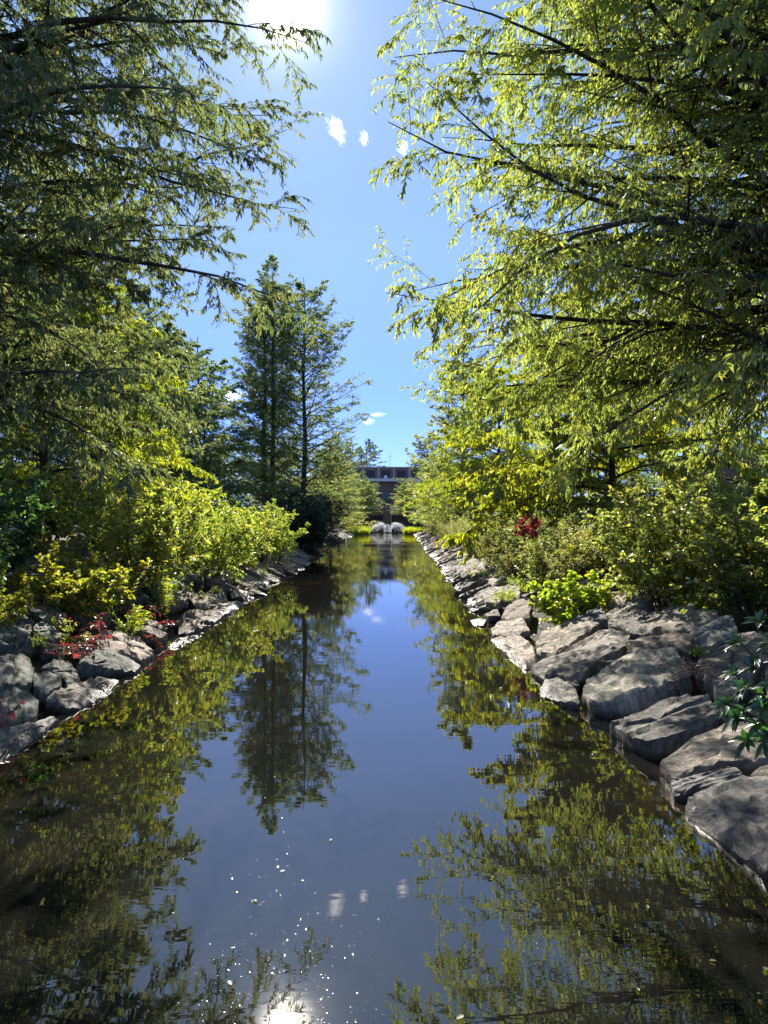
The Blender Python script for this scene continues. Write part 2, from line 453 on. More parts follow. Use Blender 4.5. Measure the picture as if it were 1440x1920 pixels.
def ground_material():
    m, N, L, out = mat('leaf_litter_soil')
    b = N.new('ShaderNodeBsdfPrincipled'); b.inputs['Roughness'].default_value = .95
    geo = N.new('ShaderNodeNewGeometry')
    n = N.new('ShaderNodeTexNoise'); n.inputs['Scale'].default_value = 9; n.inputs['Detail'].default_value = 10; n.inputs['Roughness'].default_value = .75
    L.new(geo.outputs['Position'], n.inputs['Vector'])
    r = ramp(N, [(0.3, (0.018, 0.014, 0.010)), (0.5, (0.055, 0.042, 0.028)), (0.68, (0.12, 0.09, 0.055)), (0.8, (0.2, 0.15, 0.09))])
    L.new(n.outputs['Fac'], r.inputs[0])
    n2 = N.new('ShaderNodeTexNoise'); n2.inputs['Scale'].default_value = .35; n2.inputs['Detail'].default_value = 6
    L.new(geo.outputs['Position'], n2.inputs['Vector'])
    r2 = ramp(N, [(0.42, (0, 0, 0)), (0.6, (1, 1, 1))]); L.new(n2.outputs['Fac'], r2.inputs[0])
    sx = N.new('ShaderNodeSeparateXYZ'); L.new(geo.outputs['Position'], sx.inputs[0])
    ax = N.new('ShaderNodeMath'); ax.operation = 'ABSOLUTE'; L.new(sx.outputs['X'], ax.inputs[0])
    mr = N.new('ShaderNodeMapRange'); mr.inputs[1].default_value = 6; mr.inputs[2].default_value = 12; L.new(ax.outputs[0], mr.inputs[0])
    mu = N.new('ShaderNodeMath'); mu.operation = 'MULTIPLY'; L.new(r2.outputs[0], mu.inputs[0]); L.new(mr.outputs[0], mu.inputs[1])
    mx = N.new('ShaderNodeMix'); mx.data_type = 'RGBA'; L.new(mu.outputs[0], mx.inputs[0]); L.new(r.outputs[0], mx.inputs[6]); mx.inputs[7].default_value = (0.06, 0.085, 0.02, 1)
    L.new(mx.outputs[2], b.inputs['Base Color'])
    bp = N.new('ShaderNodeBump'); bp.inputs['Strength'].default_value = .8; bp.inputs['Distance'].default_value = .05
    L.new(n.outputs['Fac'], bp.inputs['Height']); L.new(bp.outputs[0], b.inputs['Normal'])
    L.new(b.outputs[0], out.inputs[0])
    return m

def water_material():
    m, N, L, out = mat('pond_water')
    geo = N.new('ShaderNodeNewGeometry')
    # murky body
    n0 = N.new('ShaderNodeTexNoise'); n0.inputs['Scale'].default_value = .55; n0.inputs['Detail'].default_value = 4
    L.new(geo.outputs['Position'], n0.inputs['Vector'])
    n0.inputs['Distortion'].default_value = .6
    r0 = ramp(N, [(0.35, (0.009, 0.0088, 0.0082)), (0.58, (0.010, 0.0095, 0.008)), (0.74, (0.028, 0.017, 0.009))]); L.new(n0.outputs['Fac'], r0.inputs[0])
    df = N.new('ShaderNodeBsdfDiffuse'); L.new(r0.outputs[0], df.inputs[0])
    gl = N.new('ShaderNodeBsdfGlossy'); gl.inputs['Roughness'].default_value = 0.012; gl.inputs['Color'].default_value = (1.0, .95, .86, 1)
    fr = N.new('ShaderNodeFresnel'); fr.inputs['IOR'].default_value = 2.2
    # ripples: long low swell across the channel, finer ones toward the fountain
    sx = N.new('ShaderNodeSeparateXYZ'); L.new(geo.outputs['Position'], sx.inputs[0])
    mp = N.new('ShaderNodeMapping'); mp.inputs['Scale'].default_value = (0.8, 2.4, 1)
    L.new(geo.outputs['Position'], mp.inputs[0])
    n1 = N.new('ShaderNodeTexNoise'); n1.inputs['Scale'].default_value = 1.5; n1.inputs['Detail'].default_value = 3
    L.new(mp.outputs[0], n1.inputs['Vector'])
    n2 = N.new('ShaderNodeTexNoise'); n2.inputs['Scale'].default_value = 6.0; n2.inputs['Detail'].default_value = 2
    L.new(mp.outputs[0], n2.inputs['Vector'])
    far = N.new('ShaderNodeMapRange'); far.inputs[1].default_value = 30; far.inputs[2].default_value = 90; far.inputs[3].default_value = 0.02; far.inputs[4].default_value = 0.8
    L.new(sx.outputs['Y'], far.inputs[0])
    mb = N.new('ShaderNodeMapping'); mb.inputs['Scale'].default_value = (0.05, 0.42, 1); L.new(geo.outputs['Position'], mb.inputs[0])
    nb = N.new('ShaderNodeTexNoise'); nb.inputs['Scale'].default_value = 1.0; nb.inputs['Detail'].default_value = 2; L.new(mb.outputs[0], nb.inputs['Vector'])
    rb = ramp(N, [(.5, (.25, .25, .25)), (.6, (5, 5, 5))]); L.new(nb.outputs['Fac'], rb.inputs[0])
    mf = N.new('ShaderNodeMath'); mf.operation = 'MULTIPLY'; L.new(rb.outputs[0], mf.inputs[0]); L.new(far.outputs[0], mf.inputs[1])
    mu = N.new('ShaderNodeMath'); mu.operation = 'MULTIPLY'; L.new(n2.outputs['Fac'], mu.inputs[0]); L.new(mf.outputs[0], mu.inputs[1])
    ad = N.new('ShaderNodeMath'); ad.operation = 'MULTIPLY_ADD'; ad.inputs[1].default_value = .22
    L.new(n1.outputs['Fac'], ad.inputs[0]); L.new(mu.outputs[0], ad.inputs[2])
    bp = N.new('ShaderNodeBump'); bp.inputs['Strength'].default_value = 1.0; bp.inputs['Distance'].default_value = .0028
    L.new(ad.outputs[0], bp.inputs['Height'])
    L.new(bp.outputs[0], gl.inputs['Normal']); L.new(bp.outputs[0], fr.inputs['Normal'])
    mx = N.new('ShaderNodeMixShader'); L.new(fr.outputs[0], mx.inputs[0]); L.new(df.outputs[0], mx.inputs[1]); L.new(gl.outputs[0], mx.inputs[2])
    L.new(mx.outputs[0], out.inputs[0])
    return m

# ------------------------------------------------------------------ ground and water
def ground_h(x, y):
    xl, xr = edge(-1, y), edge(1, y)
    s = np.maximum(xl - x, x - xr)
    ends = np.maximum(y - 108.0, -8.0 - y)
    s = np.maximum(s, ends)
    inside = np.maximum(-0.30 + 0.5 * s, -0.9)
    outside = -0.30 + 1.15 * (1 - np.exp(-np.maximum(s, 0) * 0.42)) + 0.012 * np.minimum(np.maximum(s - 3, 0), 40)
    h = np.where(s < 0, inside, outside)
    w = np.clip((s - 1.5) / 3.0, 0, 1)
    h = h + w * (0.10 * np.sin(x * 0.9 + 1.3 * np.sin(y * .31)) * np.cos(y * 0.7) + 0.25 * np.sin(x * .11 + .4) * np.cos(y * .13))
    return h

def gz(x, y):
    return float(ground_h(np.array(float(x)), np.array(float(y))))

xs = np.concatenate([-np.geomspace(40, 3500, 22)[::-1], np.arange(-36, -8, 2.0), np.arange(-8, 8.01, 0.35), np.arange(10, 37, 2.0), np.geomspace(40, 3500, 22)])
ys = np.concatenate([-np.geomspace(12, 300, 8)[::-1], np.arange(-10, 30, 0.6), np.arange(30, 116, 1.5), np.geomspace(118, 4500, 26)])
GX, GY = np.meshgrid(xs, ys)
GZ = ground_h(GX, GY)
idx = np.arange(GX.size).reshape(GX.shape)
GF = np.stack([idx[:-1, :-1], idx[:-1, 1:], idx[1:, 1:], idx[1:, :-1]], -1).reshape(-1, 4)
g_o = obj('ground', raw_mesh('ground', np.stack([GX, GY, GZ], -1).reshape(-1, 3), GF, ground_material(), smooth=True))
tag(g_o, kind='structure')

wy = np.arange(-9, 109.1, 2.0)
WV, WF = [], []
for i, y in enumerate(wy):
    WV += [(-5.2, y, 0), (float(edge(1, y)) + 1.7, y, 0)]
    if i: WF.append((2 * i - 2, 2 * i - 1, 2 * i + 1, 2 * i))
w_o = obj('water', raw_mesh('water', np.array(WV), np.array(WF), water_material()))
tag(w_o, kind='structure')

# ------------------------------------------------------------------ rocks
def resample(poly, n):
    P = np.vstack([poly, poly[:1]])
    # one corner-cutting pass keeps the outline but takes the points off
    Q = []
    for a, b in zip(P[:-1], P[1:]):
        Q += [a * .965 + b * .035, a * .035 + b * .965]
    P = np.array(Q + [Q[0]])
    seg = np.linalg.norm(np.diff(P, axis=0), axis=1); c = np.concatenate([[0], np.cumsum(seg)])
    t = np.linspace(0, c[-1], n, endpoint=False)
    return np.stack([np.interp(t, c, P[:, k]) for k in range(3)], 1)

def rock_mesh(name, poly, thick, bulge, g, m, n=60, rough=1.0):
    bulge = bulge * .45
    poly = np.asarray(poly, float)
    c = poly.mean(0)
    nv = np.zeros(3)
    for i in range(len(poly)):
        nv += np.cross(poly[i] - c, poly[(i + 1) % len(poly)] - c)
    nv = nv / (np.linalg.norm(nv) + 1e-9)
    if nv[2] < 0:
        nv = -nv; poly = poly[::-1]
    B = resample(poly, n) - c
    size = np.linalg.norm(B, axis=1).mean()
    rings = [(0.18, 1.0), (0.36, 1.0), (0.54, .98), (.70, .95), (.83, .92), (.92, .87), (.972, .78), (1.0, None)]
    V = [nv[None, :] * bulge]
    for s, b in rings[:-1]:
        V.append(B * s + nv * (bulge * b))
    dn = np.array([0, 0, -1.0]) * .85 - nv * .15
    for s, t in ((1.0, .04), (.99, .2), (1.0, .40), (.96, .62), (.90, .84), (.80, 1.0)):
        V.append(B * s + dn * thick * t + nv * (bulge * .45 * (1 - t)))
    V.append(np.array([[0, 0, 0]]) + dn * thick * 1.02)
    V = np.concatenate(V)
    # broken facets: planes that cut the top and the rim off
    for k_ in range(g.integers(3, 6)):
        a_ = g.uniform(0, 2 * math.pi); t_ = g.uniform(.10, .85)
        ax = unit(np.cross(nv, [math.cos(a_), math.sin(a_), .01]))
        mv = nv * math.cos(t_) + ax * math.sin(t_)
        hs_ = V @ mv
        h_ = hs_.max() - g.uniform(.02, .13) * size * (.35 + t_)
        V = V - mv[None] * np.maximum(hs_ - h_, 0)[:, None]
    off = g.uniform(-50, 50, 3)
    ca, sa = math.cos(off[0]), math.sin(off[0])
    for i in range(len(V)):
        p = V[i] / size
        q = Vector((ca * p[0] - sa * p[1] + off[0], (sa * p[0] + ca * p[1]) * 2.3 + off[1], p[2] * 1.6 + off[2]))
        q2 = q * 3.1
        d = 0.06 * mnoise.noise(q * 1.3) + 0.035 * mnoise.noise(q2) + 0.02 * mnoise.noise(q2 * 2.3)
        # stepped layers running along the banding
        w_ = q.y * 1.15 + 0.9 * mnoise.noise(q * .9)
        fr_ = w_ - math.floor(w_)
        d += 0.10 * (fr_ if fr_ < .9 else (1 - fr_) * 9.0) - .045
        V[i] = V[i] + nv * d * size * rough
        lat = 0.035 * mnoise.noise(q2 + Vector((9, 3, 1)))
        V[i][:2] += V[i][:2] * lat * rough
    k = 13
    F4 = []
    for r in range(k - 1):
        a = 1 + r * n + np.arange(n); b = 1 + (r + 1) * n + np.arange(n)
        F4.append(np.stack([a, np.roll(a, -1), np.roll(b, -1), b], 1)[:, ::-1])
    F4 = np.concatenate(F4)
    a = 1 + np.arange(n); F3 = np.stack([np.zeros(n, int), a, np.roll(a, -1)], 1)
    l = 1 + (k - 1) * n + np.arange(n); last = len(V) - 1
    F3b = np.stack([np.full(n, last), np.roll(l, -1), l], 1)
    me = raw_mesh(name, V, [F4, F3, F3b], m, smooth=True)
    me.set_sharp_from_angle(angle=R(27))
    return me, c

def rock(poly, thick, bulge, g, label, group, m, rough=1.0, name='boulder'):
    me, c = rock_mesh(name, poly, thick, bulge, g, m, rough=rough)
    o = obj(name, me, loc=tuple(c))
    tag(o, label, 'rock', group)
    return o

def right_zoom(p): return (860 + p[0] / 2.483, 1000 + p[1] / 2.483)
def left_zoom(p): return (p[0] / 3.0, 860 + p[1] / 3.0)

RG, LG = 'stones lining the right bank', 'stones lining the left bank'
RIGHT = [
 ([(110,290),(160,245),(290,225),(285,300),(180,335),(125,330)], .30, .07, 'warm grey slab just left of the bright lime bush, upper of two', 0),
 ([(195,370),(225,335),(300,310),(345,320),(330,392),(225,400)], .30, .06, 'brownish slab touching the foot of the bright lime bush', 0),
 ([(150,450),(190,410),(300,398),(335,448),(270,470),(160,480)], .22, .05, 'flat brown slab below the lime bush, level and smooth', 0),
 ([(145,498),(270,472),(345,520),(368,600),(300,630),(250,590)], .30, .04, 'pinkish grey slab sloping into the water with a pale wet edge', 0),
 ([(362,520),(400,455),(500,420),(660,415),(600,470),(430,580),(365,585)], .34, .08, 'long grey slab with leaf shadows right below the lime bush', 0),
 ([(335,640),(400,600),(560,520),(690,440),(800,465),(770,530),(600,610),(450,650),(400,680)], .34, .07, 'longest diagonal slab running from the water up the bank', 0),
 ([(775,510),(900,475),(1050,455),(1100,490),(1075,545),(960,550),(820,570)], .34, .07, 'pale slab half in leaf shadow directly above the biggest sunlit boulder', 0),
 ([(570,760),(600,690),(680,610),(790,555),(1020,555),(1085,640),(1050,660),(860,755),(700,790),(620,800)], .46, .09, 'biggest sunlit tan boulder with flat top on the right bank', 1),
 ([(360,740),(400,680),(470,660),(540,700),(565,790),(500,795),(370,762)], .30, .05, 'grey slab at the waterline left of the biggest sunlit boulder', 0),
 ([(455,658),(530,628),(585,618),(612,630),(505,672)], .18, .03, 'narrow thin slab wedged between the diagonal slab and the biggest boulder', 0),
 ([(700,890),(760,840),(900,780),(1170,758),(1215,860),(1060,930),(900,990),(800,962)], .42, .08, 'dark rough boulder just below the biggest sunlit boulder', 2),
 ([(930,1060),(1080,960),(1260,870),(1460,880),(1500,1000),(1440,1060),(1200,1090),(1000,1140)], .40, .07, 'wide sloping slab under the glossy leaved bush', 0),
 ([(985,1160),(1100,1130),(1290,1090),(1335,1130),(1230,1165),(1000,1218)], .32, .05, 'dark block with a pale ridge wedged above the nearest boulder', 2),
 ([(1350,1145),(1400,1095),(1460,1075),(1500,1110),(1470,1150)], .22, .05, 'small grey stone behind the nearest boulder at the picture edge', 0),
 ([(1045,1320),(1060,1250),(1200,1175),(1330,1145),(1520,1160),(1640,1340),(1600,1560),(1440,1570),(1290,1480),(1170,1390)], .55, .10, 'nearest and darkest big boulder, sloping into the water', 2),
 ([(1085,620),(1130,570),(1250,515),(1275,560),(1260,610),(1100,628)], .28, .05, 'pointed striped slab left of the glossy leaved bush', 0),
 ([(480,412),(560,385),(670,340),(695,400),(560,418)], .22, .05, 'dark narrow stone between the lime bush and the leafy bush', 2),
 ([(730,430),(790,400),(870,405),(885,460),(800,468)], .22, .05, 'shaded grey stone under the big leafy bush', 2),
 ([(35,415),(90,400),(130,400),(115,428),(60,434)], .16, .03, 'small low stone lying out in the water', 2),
 ([(115,378),(180,352),(192,378),(140,390)], .18, .03, 'thin pale stone at the waterline beside the brownish slab', 0),
 ([(1180,690),(1230,660),(1300,668),(1300,760),(1200,752)], .26, .05, 'pale stone under the dry stem tuft', 0),
 ([(-10,178),(60,120),(150,118),(110,190),(30,215)], .26, .06, 'brownish slab in the middle of the right stone slope', 0),
 ([(105,190),(150,150),(240,140),(290,190),(200,230),(120,240)], .28, .07, 'weathered grey slab below the tawny meadow edge', 0),
]
g_r = np.random.default_rng(21)
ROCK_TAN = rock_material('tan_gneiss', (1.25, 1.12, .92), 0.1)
ROCKM = {0: ROCK, 1: ROCK_TAN, 2: ROCK_DARK_SHADED}
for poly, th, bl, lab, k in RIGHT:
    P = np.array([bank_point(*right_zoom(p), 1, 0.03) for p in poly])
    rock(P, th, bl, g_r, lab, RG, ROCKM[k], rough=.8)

LEFT = [
 ([(-150,1560),(0,1515),(130,1500),(280,1455),(345,1458),(240,1550),(60,1690),(-100,1800)], .35, .04, 'nearest low slab at the left picture edge, wet and grey', 0),
 ([(255,1350),(330,1300),(450,1250),(600,1225),(680,1235),(600,1330),(500,1400),(380,1412)], .35, .06, 'smooth dark slab with a pale sunlit tip at the water', 0),
 ([(425,1165),(520,1090),(650,1075),(740,1130),(795,1175),(760,1210),(600,1195)], .35, .09, 'dark overhanging slab below the sunlit pale boulders', 1),
 ([(-10,1345),(60,1310),(150,1330),(215,1390),(200,1450),(100,1500),(0,1500),(-80,1420)], .42, .16, 'rounded green grey boulder, lowest of three at the left edge', 1),
 ([(0,1130),(80,1110),(160,1150),(190,1210),(170,1290),(90,1310),(0,1300),(-60,1220)], .42, .18, 'rounded lichen boulder, middle of three at the left edge', 1),
 ([(170,1225),(260,1205),(340,1230),(345,1290),(260,1325),(190,1300)], .32, .10, 'small mottled grey boulder right of the rounded lichen boulder', 1),
 ([(230,1180),(330,1130),(420,1190),(450,1260),(380,1290),(340,1240)], .34, .10, 'dark boulder under the red creeper', 1),
 ([(540,1000),(590,960),(640,960),(780,1000),(870,1100),(800,1145),(650,1085),(550,1050)], .36, .07, 'pale sunlit boulder with leaf shadows beside the red creeper', 0),
 ([(720,910),(800,890),(900,930),(945,990),(880,1015),(780,975)], .30, .07, 'pale sunlit slab just above the leaf shadowed boulder', 0),
 ([(1000,900),(1060,850),(1170,835),(1265,895),(1180,940),(1060,985),(1000,960)], .30, .05, 'broad brown slab sloping into the water beyond the pale boulders', 0),
 ([(1190,850),(1290,795),(1395,815),(1370,850),(1265,888)], .26, .04, 'small pale slab jutting out beyond the broad brown slab', 0),
 ([(940,1045),(1020,1000),(1150,985),(1130,1012),(990,1065)], .16, .03, 'low wet stone lying at the waterline below the broad brown slab', 0),
 ([(1060,790),(1130,745),(1250,810),(1232,838),(1110,832)], .24, .05, 'leaning grey slab above the small jutting slab', 0),
 ([(870,765),(960,710),(1090,740),(1080,790),(920,832)], .26, .06, 'pale slab behind the narrow leaved weed', 0),
 ([(175,962),(230,930),(290,950),(345,1010),(330,1050),(230,1022)], .36, .13, 'dark humped boulder behind the red creeper', 1),
 ([(0,955),(130,945),(165,990),(60,1022),(0,1030),(-60,990)], .32, .10, 'flat lichen slab highest at the left edge', 1),
 ([(430,1012),(480,975),(530,1010),(525,1060),(450,1062)], .25, .08, 'small pale stone in the red creeper', 0),
 ([(1150,752),(1230,725),(1285,790),(1240,812)], .24, .05, 'dark thin slab under the sunlit yellow green shrub', 0),
 ([(1290,752),(1380,690),(1440,680),(1455,740),(1400,792)], .26, .05, 'dark streaked slab under the second yellow green shrub', 0),
]
for poly, th, bl, lab, k in LEFT:
    P = np.array([bank_point(*left_zoom(p), -1, 0.03) for p in poly])
    rock(P, th, bl, g_r, lab, LG, ROCK_LICHEN_SHADED if k else ROCK, rough=.85)

def auto_rocks(side, y0, y1, seed, lab, grp, rows, m, skip=()):
    g = np.random.default_rng(seed)
    for s0, smid, ln in rows:
        y = y0 + g.uniform(0, .6)
        while y < y1:
            f = 1 + 0.012 * max(0, y - 20)
            wd = g.uniform(.38, .95) * f
            le = ln * g.uniform(.8, 1.25)
            sc = smid + g.normal() * .13
            yc = y + wd / 2
            n = g.integers(6, 9)
            a = np.sort(np.arange(n) * 2 * math.pi / n + g.uniform(-.28, .28, n))
            rad = g.uniform(.85, 1.12, n)
            su = np.cos(a) * le / 2 * rad; yv = np.sin(a) * wd * .56 * rad
            yy = yc + yv + su * .35; ss = sc + su
            e = edge(side, yy)
            xx = e + side * ss
            tilt = g.normal() * .14
            zz = SLOPE * ss + .0 + tilt * yv + g.normal() * .05 + g.normal() * .06 * su
            P = np.stack([xx, yy, zz], 1)
            rock(P, g.uniform(.22, .36), g.uniform(.03, .08), g, lab, grp, m)
            y += wd * g.uniform(.86, 1.0)

auto_rocks(1, 16.5, 44, 31, 'grey slab among the close set slabs along the middle of the right bank', RG + ', middle stretch', [(0, .35, .95), (1, 1.15, .95)], ROCK)
auto_rocks(1, 44, 92, 32, 'small looking grey slab at the far end of the right bank', RG + ', far stretch', [(0, .45, 1.3)], ROCK)
auto_rocks(-1, 19.5, 42, 33, 'dark streaked slab under the sunlit shrubs along the left bank', LG + ', middle stretch', [(0, .32, .9), (1, 1.0, .8)], ROCK)
auto_rocks(-1, 60, 92, 34, 'small looking grey slab at the far end of the left bank', LG + ', far stretch', [(0, .45, 1.3)], ROCK)
# stones behind and between the named ones, beside the frame
auto_rocks(1, 7.0, 16.0, 35, 'grey slab set high on the right bank under the bushes', RG + ', upper row', [(1, 2.05, .9)], ROCK)
auto_rocks(-1, 9.5, 19.5, 36, 'dark stone set high on the left bank in the plants', LG + ', upper row', [(1, 1.75, .8)], ROCK_LICHEN_SHADED)
auto_rocks(1, 1.2, 3.0, 37, 'dark slab on the right bank beside the viewer', RG + ', nearest stretch', [(0, .5, 1.2), (1, 1.5, 1.0)], ROCK)
auto_rocks(-1, 1.5, 6.0, 38, 'dark slab on the left bank beside the viewer', LG + ', nearest stretch', [(0, .4, 1.1), (1, 1.2, 1.0)], ROCK_LICHEN_SHADED)

g_s = np.random.default_rng(39)
for i in range(90):
    side = 1 if i % 2 else -1
    y = g_s.uniform(4.6, 20); s_ = g_s.uniform(.15, 2.2)
    c_ = np.array([float(edge(side, y)) + side * s_, y, SLOPE * s_ - .05 + g_s.normal() * .02])
    k = g_s.integers(5, 8); a_ = np.sort(np.arange(k) * 6.283 / k + g_s.uniform(-.3, .3, k)); w_ = g_s.uniform(.06, .16)
    P = c_ + np.stack([np.cos(a_) * w_ * g_s.uniform(.8, 1.2, k), np.sin(a_) * w_ * g_s.uniform(.6, 1.0, k), g_s.normal(size=k) * .015], 1)
    rock(P, g_s.uniform(.08, .16), .02, g_s, 'small broken stone filling a gap between the bigger slabs', 'rubble between the bigger stones', (ROCK, ROCK_DARK_SHADED, ROCK_LICHEN_SHADED)[g_s.integers(0, 3)], name='rubble_stone')

# ------------------------------------------------------------------ trees
def make_tree(name, label, cat, group, loc, H, r0, limbs, seed, leafmat, sec=(14, .42, 1.0), twig=(9, .5), lv=(15, .10, .032),
              limb_droop=.03, sec_droop=.035, twig_droop=.09, hang=.4, along=.6, out=.6, narrow=True, separate=False, lean=(0, 0), twin=None, secflat=.35, wander=.05, flat=.6):
    g = np.random.default_rng(seed)
    root = empty(name, loc)
    tag(root, label, cat, group)
    m = 16
    tz = np.linspace(-.15, H, m)
    TP = np.stack([lean[0] * (tz / H) ** 1.3 + .06 * np.sin(tz * .7 + seed), lean[1] * (tz / H) + .06 * np.cos(tz * .6 + seed), tz], 1)
    TR = r0 * (1 - .93 * np.clip(tz / H, 0, 1)) * (1 + .5 * np.exp(-np.maximum(tz, 0) * 2.2))
    V, F = tubes(TP[None], TR[None], 12)
    obj('trunk', raw_mesh('trunk', V, F, BARK, smooth=True), root)
    hs, az, el, Ls = [np.array(c, float) for c in zip(*limbs)]
    u = np.clip((hs + .15) / (H + .15), 0, .995)[None, :]
    p, _ = sample(TP[None], u); p = p[0]
    d = np.stack([np.cos(az) * np.cos(el), np.sin(az) * np.cos(el), np.sin(el)], 1)
    LP = curve(p, d, Ls, 10, limb_droop, wander, g)
    rl = np.maximum(.0105 * Ls, .010) * (r0 / .2) ** .3
    LR = rl[:, None] * (np.linspace(1, .08, 10) ** 1.15)[None, :]
    if separate:
        for i in range(len(LP)):
            V, F = tubes(LP[i:i + 1], LR[i:i + 1], 7)
            obj('limb', raw_mesh('limb', V, F, BARK, smooth=True), root)
        parts = []
    else:
        parts = [tubes(LP, LR, 5)]
    SP, SR, SL = branch(LP, LR, Ls, sec[0], .12, .98, R(52), .18, secflat, sec[1], .62 * sec[2], 7, sec_droop, .07, .5, .004, g)
    parts.append(tubes(SP, SR, 4))
    V, F = merge(parts)
    obj('branch_sprays', raw_mesh('branch_sprays', V, F, BARK), root)
    KP, KR, KL = branch(SP, SR, np.maximum(SL, .5), twig[0], .1, 1.0, R(48), .25, .6, twig[1], .45, 5, twig_droop, .09, .55, .0022, g)
    AP = np.concatenate([KP, LP[:, -5:], SP[:, -5:]])
    V, F = tubes(KP, KR, 3)
    obj('twigs', raw_mesh('twigs', V, F, TWIG), root)
    V, F, tn = leaves_on(AP, lv[0], .08, lv[1], lv[2], g, hang=hang, along=along, out=out, narrow=narrow, flat=flat)
    obj('crown', raw_mesh('crown', V, F, leafmat, tn), root)
    return root

def whorl(n, z0, z1, prof, elev, g, azb=None):
    out = []
    for i in range(n):
        t = (i + g.uniform(0, .8)) / n
        if t > .84 and i % 3: continue
        z = z0 + (z1 - z0) * t
        a = i * 2.39996 + g.normal() * .25
        if azb is not None and g.uniform() < azb[1]:
            a = azb[0] + g.normal() * .75
        L = prof(t) * g.uniform(.8, 1.12)
        out.append((z, a, elev(t) + g.normal() * .09, max(L, .4)))
    return out

g_t = np.random.default_rng(5)
GT = 'large trees leaning over the channel'
# big right tree, trunk just outside the frame
make_tree('cypress_tree', 'largest tree on the right, olive green drooping foliage reaching over the water', 'tree', GT,
          (7.9, 11.6, gz(7.9, 11.6)), 17, .30,
          whorl(122, 3.3, 15.6, lambda t: 7.6 * (1 - max(0, t - .30) * .95) if t > .06 else 7.0, lambda t: R(9 + 32 * t), g_t, (math.pi + .05, .6)) +
          [(3.4 + .33 * i, math.pi + (-.5, .1, -.25, -.7, .3, -.1, -.4, .0, -.6, .2)[i], R(10 + i), 7.9 + .25 * math.sin(i * 2.1)) for i in range(10)],
          11, LF_OLIVE, sec=(16, .32, 1), twig=(9, .55), lv=(19, .088, .027), separate=True, hang=.6, along=.55, out=.5, limb_droop=.035, sec_droop=.05, twig_droop=.16, wander=.10)
# big left tree
make_tree('cypress_tree', 'largest tree on the left, dark feathery limbs reaching in below the sun', 'tree', GT,
          (-8.2, 12.2, gz(-8.2, 12.2)), 17, .30,
          whorl(106, 3.2, 15.6, lambda t: 6.8 * (1 - max(0, t - .5) * 1.1) if t > .2 else 5.2, lambda t: R(8 + 28 * t), g_t, (0.0, .55)),
          12, LF_CYPRESS, sec=(16, .32, 1), twig=(9, .55), lv=(22, .084, .026), separate=True, hang=.6, along=.55, out=.5, limb_droop=.03, sec_droop=.05, twig_droop=.15, wander=.10)
# smaller light green drooping tree behind it
droopy = make_tree('cypress_tree', 'light green tree with an arching drooping crown behind the big left tree', 'tree', GT,
          (-9.6, 21.0, gz(-9.6, 21.0)), 9.5, .16,
          whorl(44, 1.6, 8.8, lambda t: 5.2 * (1 - t * .75), lambda t: R(14 + 30 * t), g_t, (0, .3)), 13, LF_LIME,
          separate=True, sec=(12, .4, 1), twig=(8, .5), lv=(14, .12, .036), limb_droop=.07, hang=.6)
# yellow-lime tree under the right tree
make_tree('locust_tree', 'yellow lime tree with big hanging leaflets under the largest right tree', 'tree', GT,
          (7.8, 25.5, gz(7.8, 25.5)), 9.0, .17,
          whorl(54, 1.6, 8.2, lambda t: 5.3 * (1 - t ** 2 * .6), lambda t: R(12 + 34 * t), g_t, (math.pi, .4)), 14, LF_LIME,
          separate=True, sec=(11, .42, 1), twig=(7, .5), lv=(13, .17, .06), limb_droop=.06, hang=.8, along=.5, out=.5, narrow=False)
# conical far trees (one mesh set, copied)
GF_ = 'tall straight cypresses along the channel'
def cone(t): return 5.5 * (1 - t ** 3) ** .62 * min(1, .75 + t) + .05
tall = make_tree('cypress_tree', 'right one of the three tall dark cypresses left of the channel, slender and pointed', 'tree', GF_,
          (-6.2, 58, gz(-6.2, 58)), 20.3, .26, whorl(92, 1.8, 19.5, cone, lambda t: R(16 + 30 * t), g_t), 15, LF_CYPRESS,
          sec=(9, .40, 1), twig=(6, .5), lv=(10, .20, .052), twig_droop=.02, sec_droop=.0, limb_droop=-.01, hang=.1, along=.8, out=.5)
def put(proto, loc, s, rz, label, group, sx=1.0):
    o = copy_tree(proto)
    o.location = (loc[0], loc[1], gz(loc[0], loc[1]))
    o.scale = (s * sx, s * sx, s); o.rotation_euler = (0, 0, rz)
    tag(o, label, 'tree', group)
    return o
twin = make_tree('cypress_tree', 'left one of the three tall dark cypresses, close beside its twin trunk', 'tree', GF_,
          (-9.75, 61, gz(-9.75, 61)), 21.0, .27, whorl(90, 1.8, 20.1, lambda t: 4.3 * min(1.0, (t + .25) ** .4) * (1 - t ** 4.0) ** .6 + .1, lambda t: R(18 + 38 * t), g_t), 18, LF_CYPRESS,
          sec=(9, .40, 1), twig=(6, .5), lv=(9, .20, .05), twig_droop=.02, sec_droop=.0, limb_droop=-.01, hang=.2, along=.8, out=.5)
put(twin, (-8.95, 60.2), 1.07, 4.0, 'middle and tallest of the three dark cypresses, trunk beside its left twin', GF_, .85)
conic = make_tree('cypress_tree', 'cone shaped grey green tree right of the open water below the big right tree', 'tree', GF_,
          (7.0, 66, gz(7.0, 66)), 18.2, .25, whorl(84, .9, 17.8, lambda t: 5.9 * (1 - t) ** .6 + .12, lambda t: R(8 + 30 * t), g_t), 16, LF_OLIVE,
          sec=(9, .42, 1), twig=(6, .55), lv=(10, .22, .065), twig_droop=.02, sec_droop=.0, limb_droop=0, hang=.1, along=.8, out=.5)
put(conic, (9.0, 76), .62, 1.2, 'second cone shaped tree on the right, just beyond the grey green one', GF_, 1.5)
put(conic, (6.8, 86), .54, 2.9, 'third cone shaped tree on the right, near the fountain', GF_, 1.6)
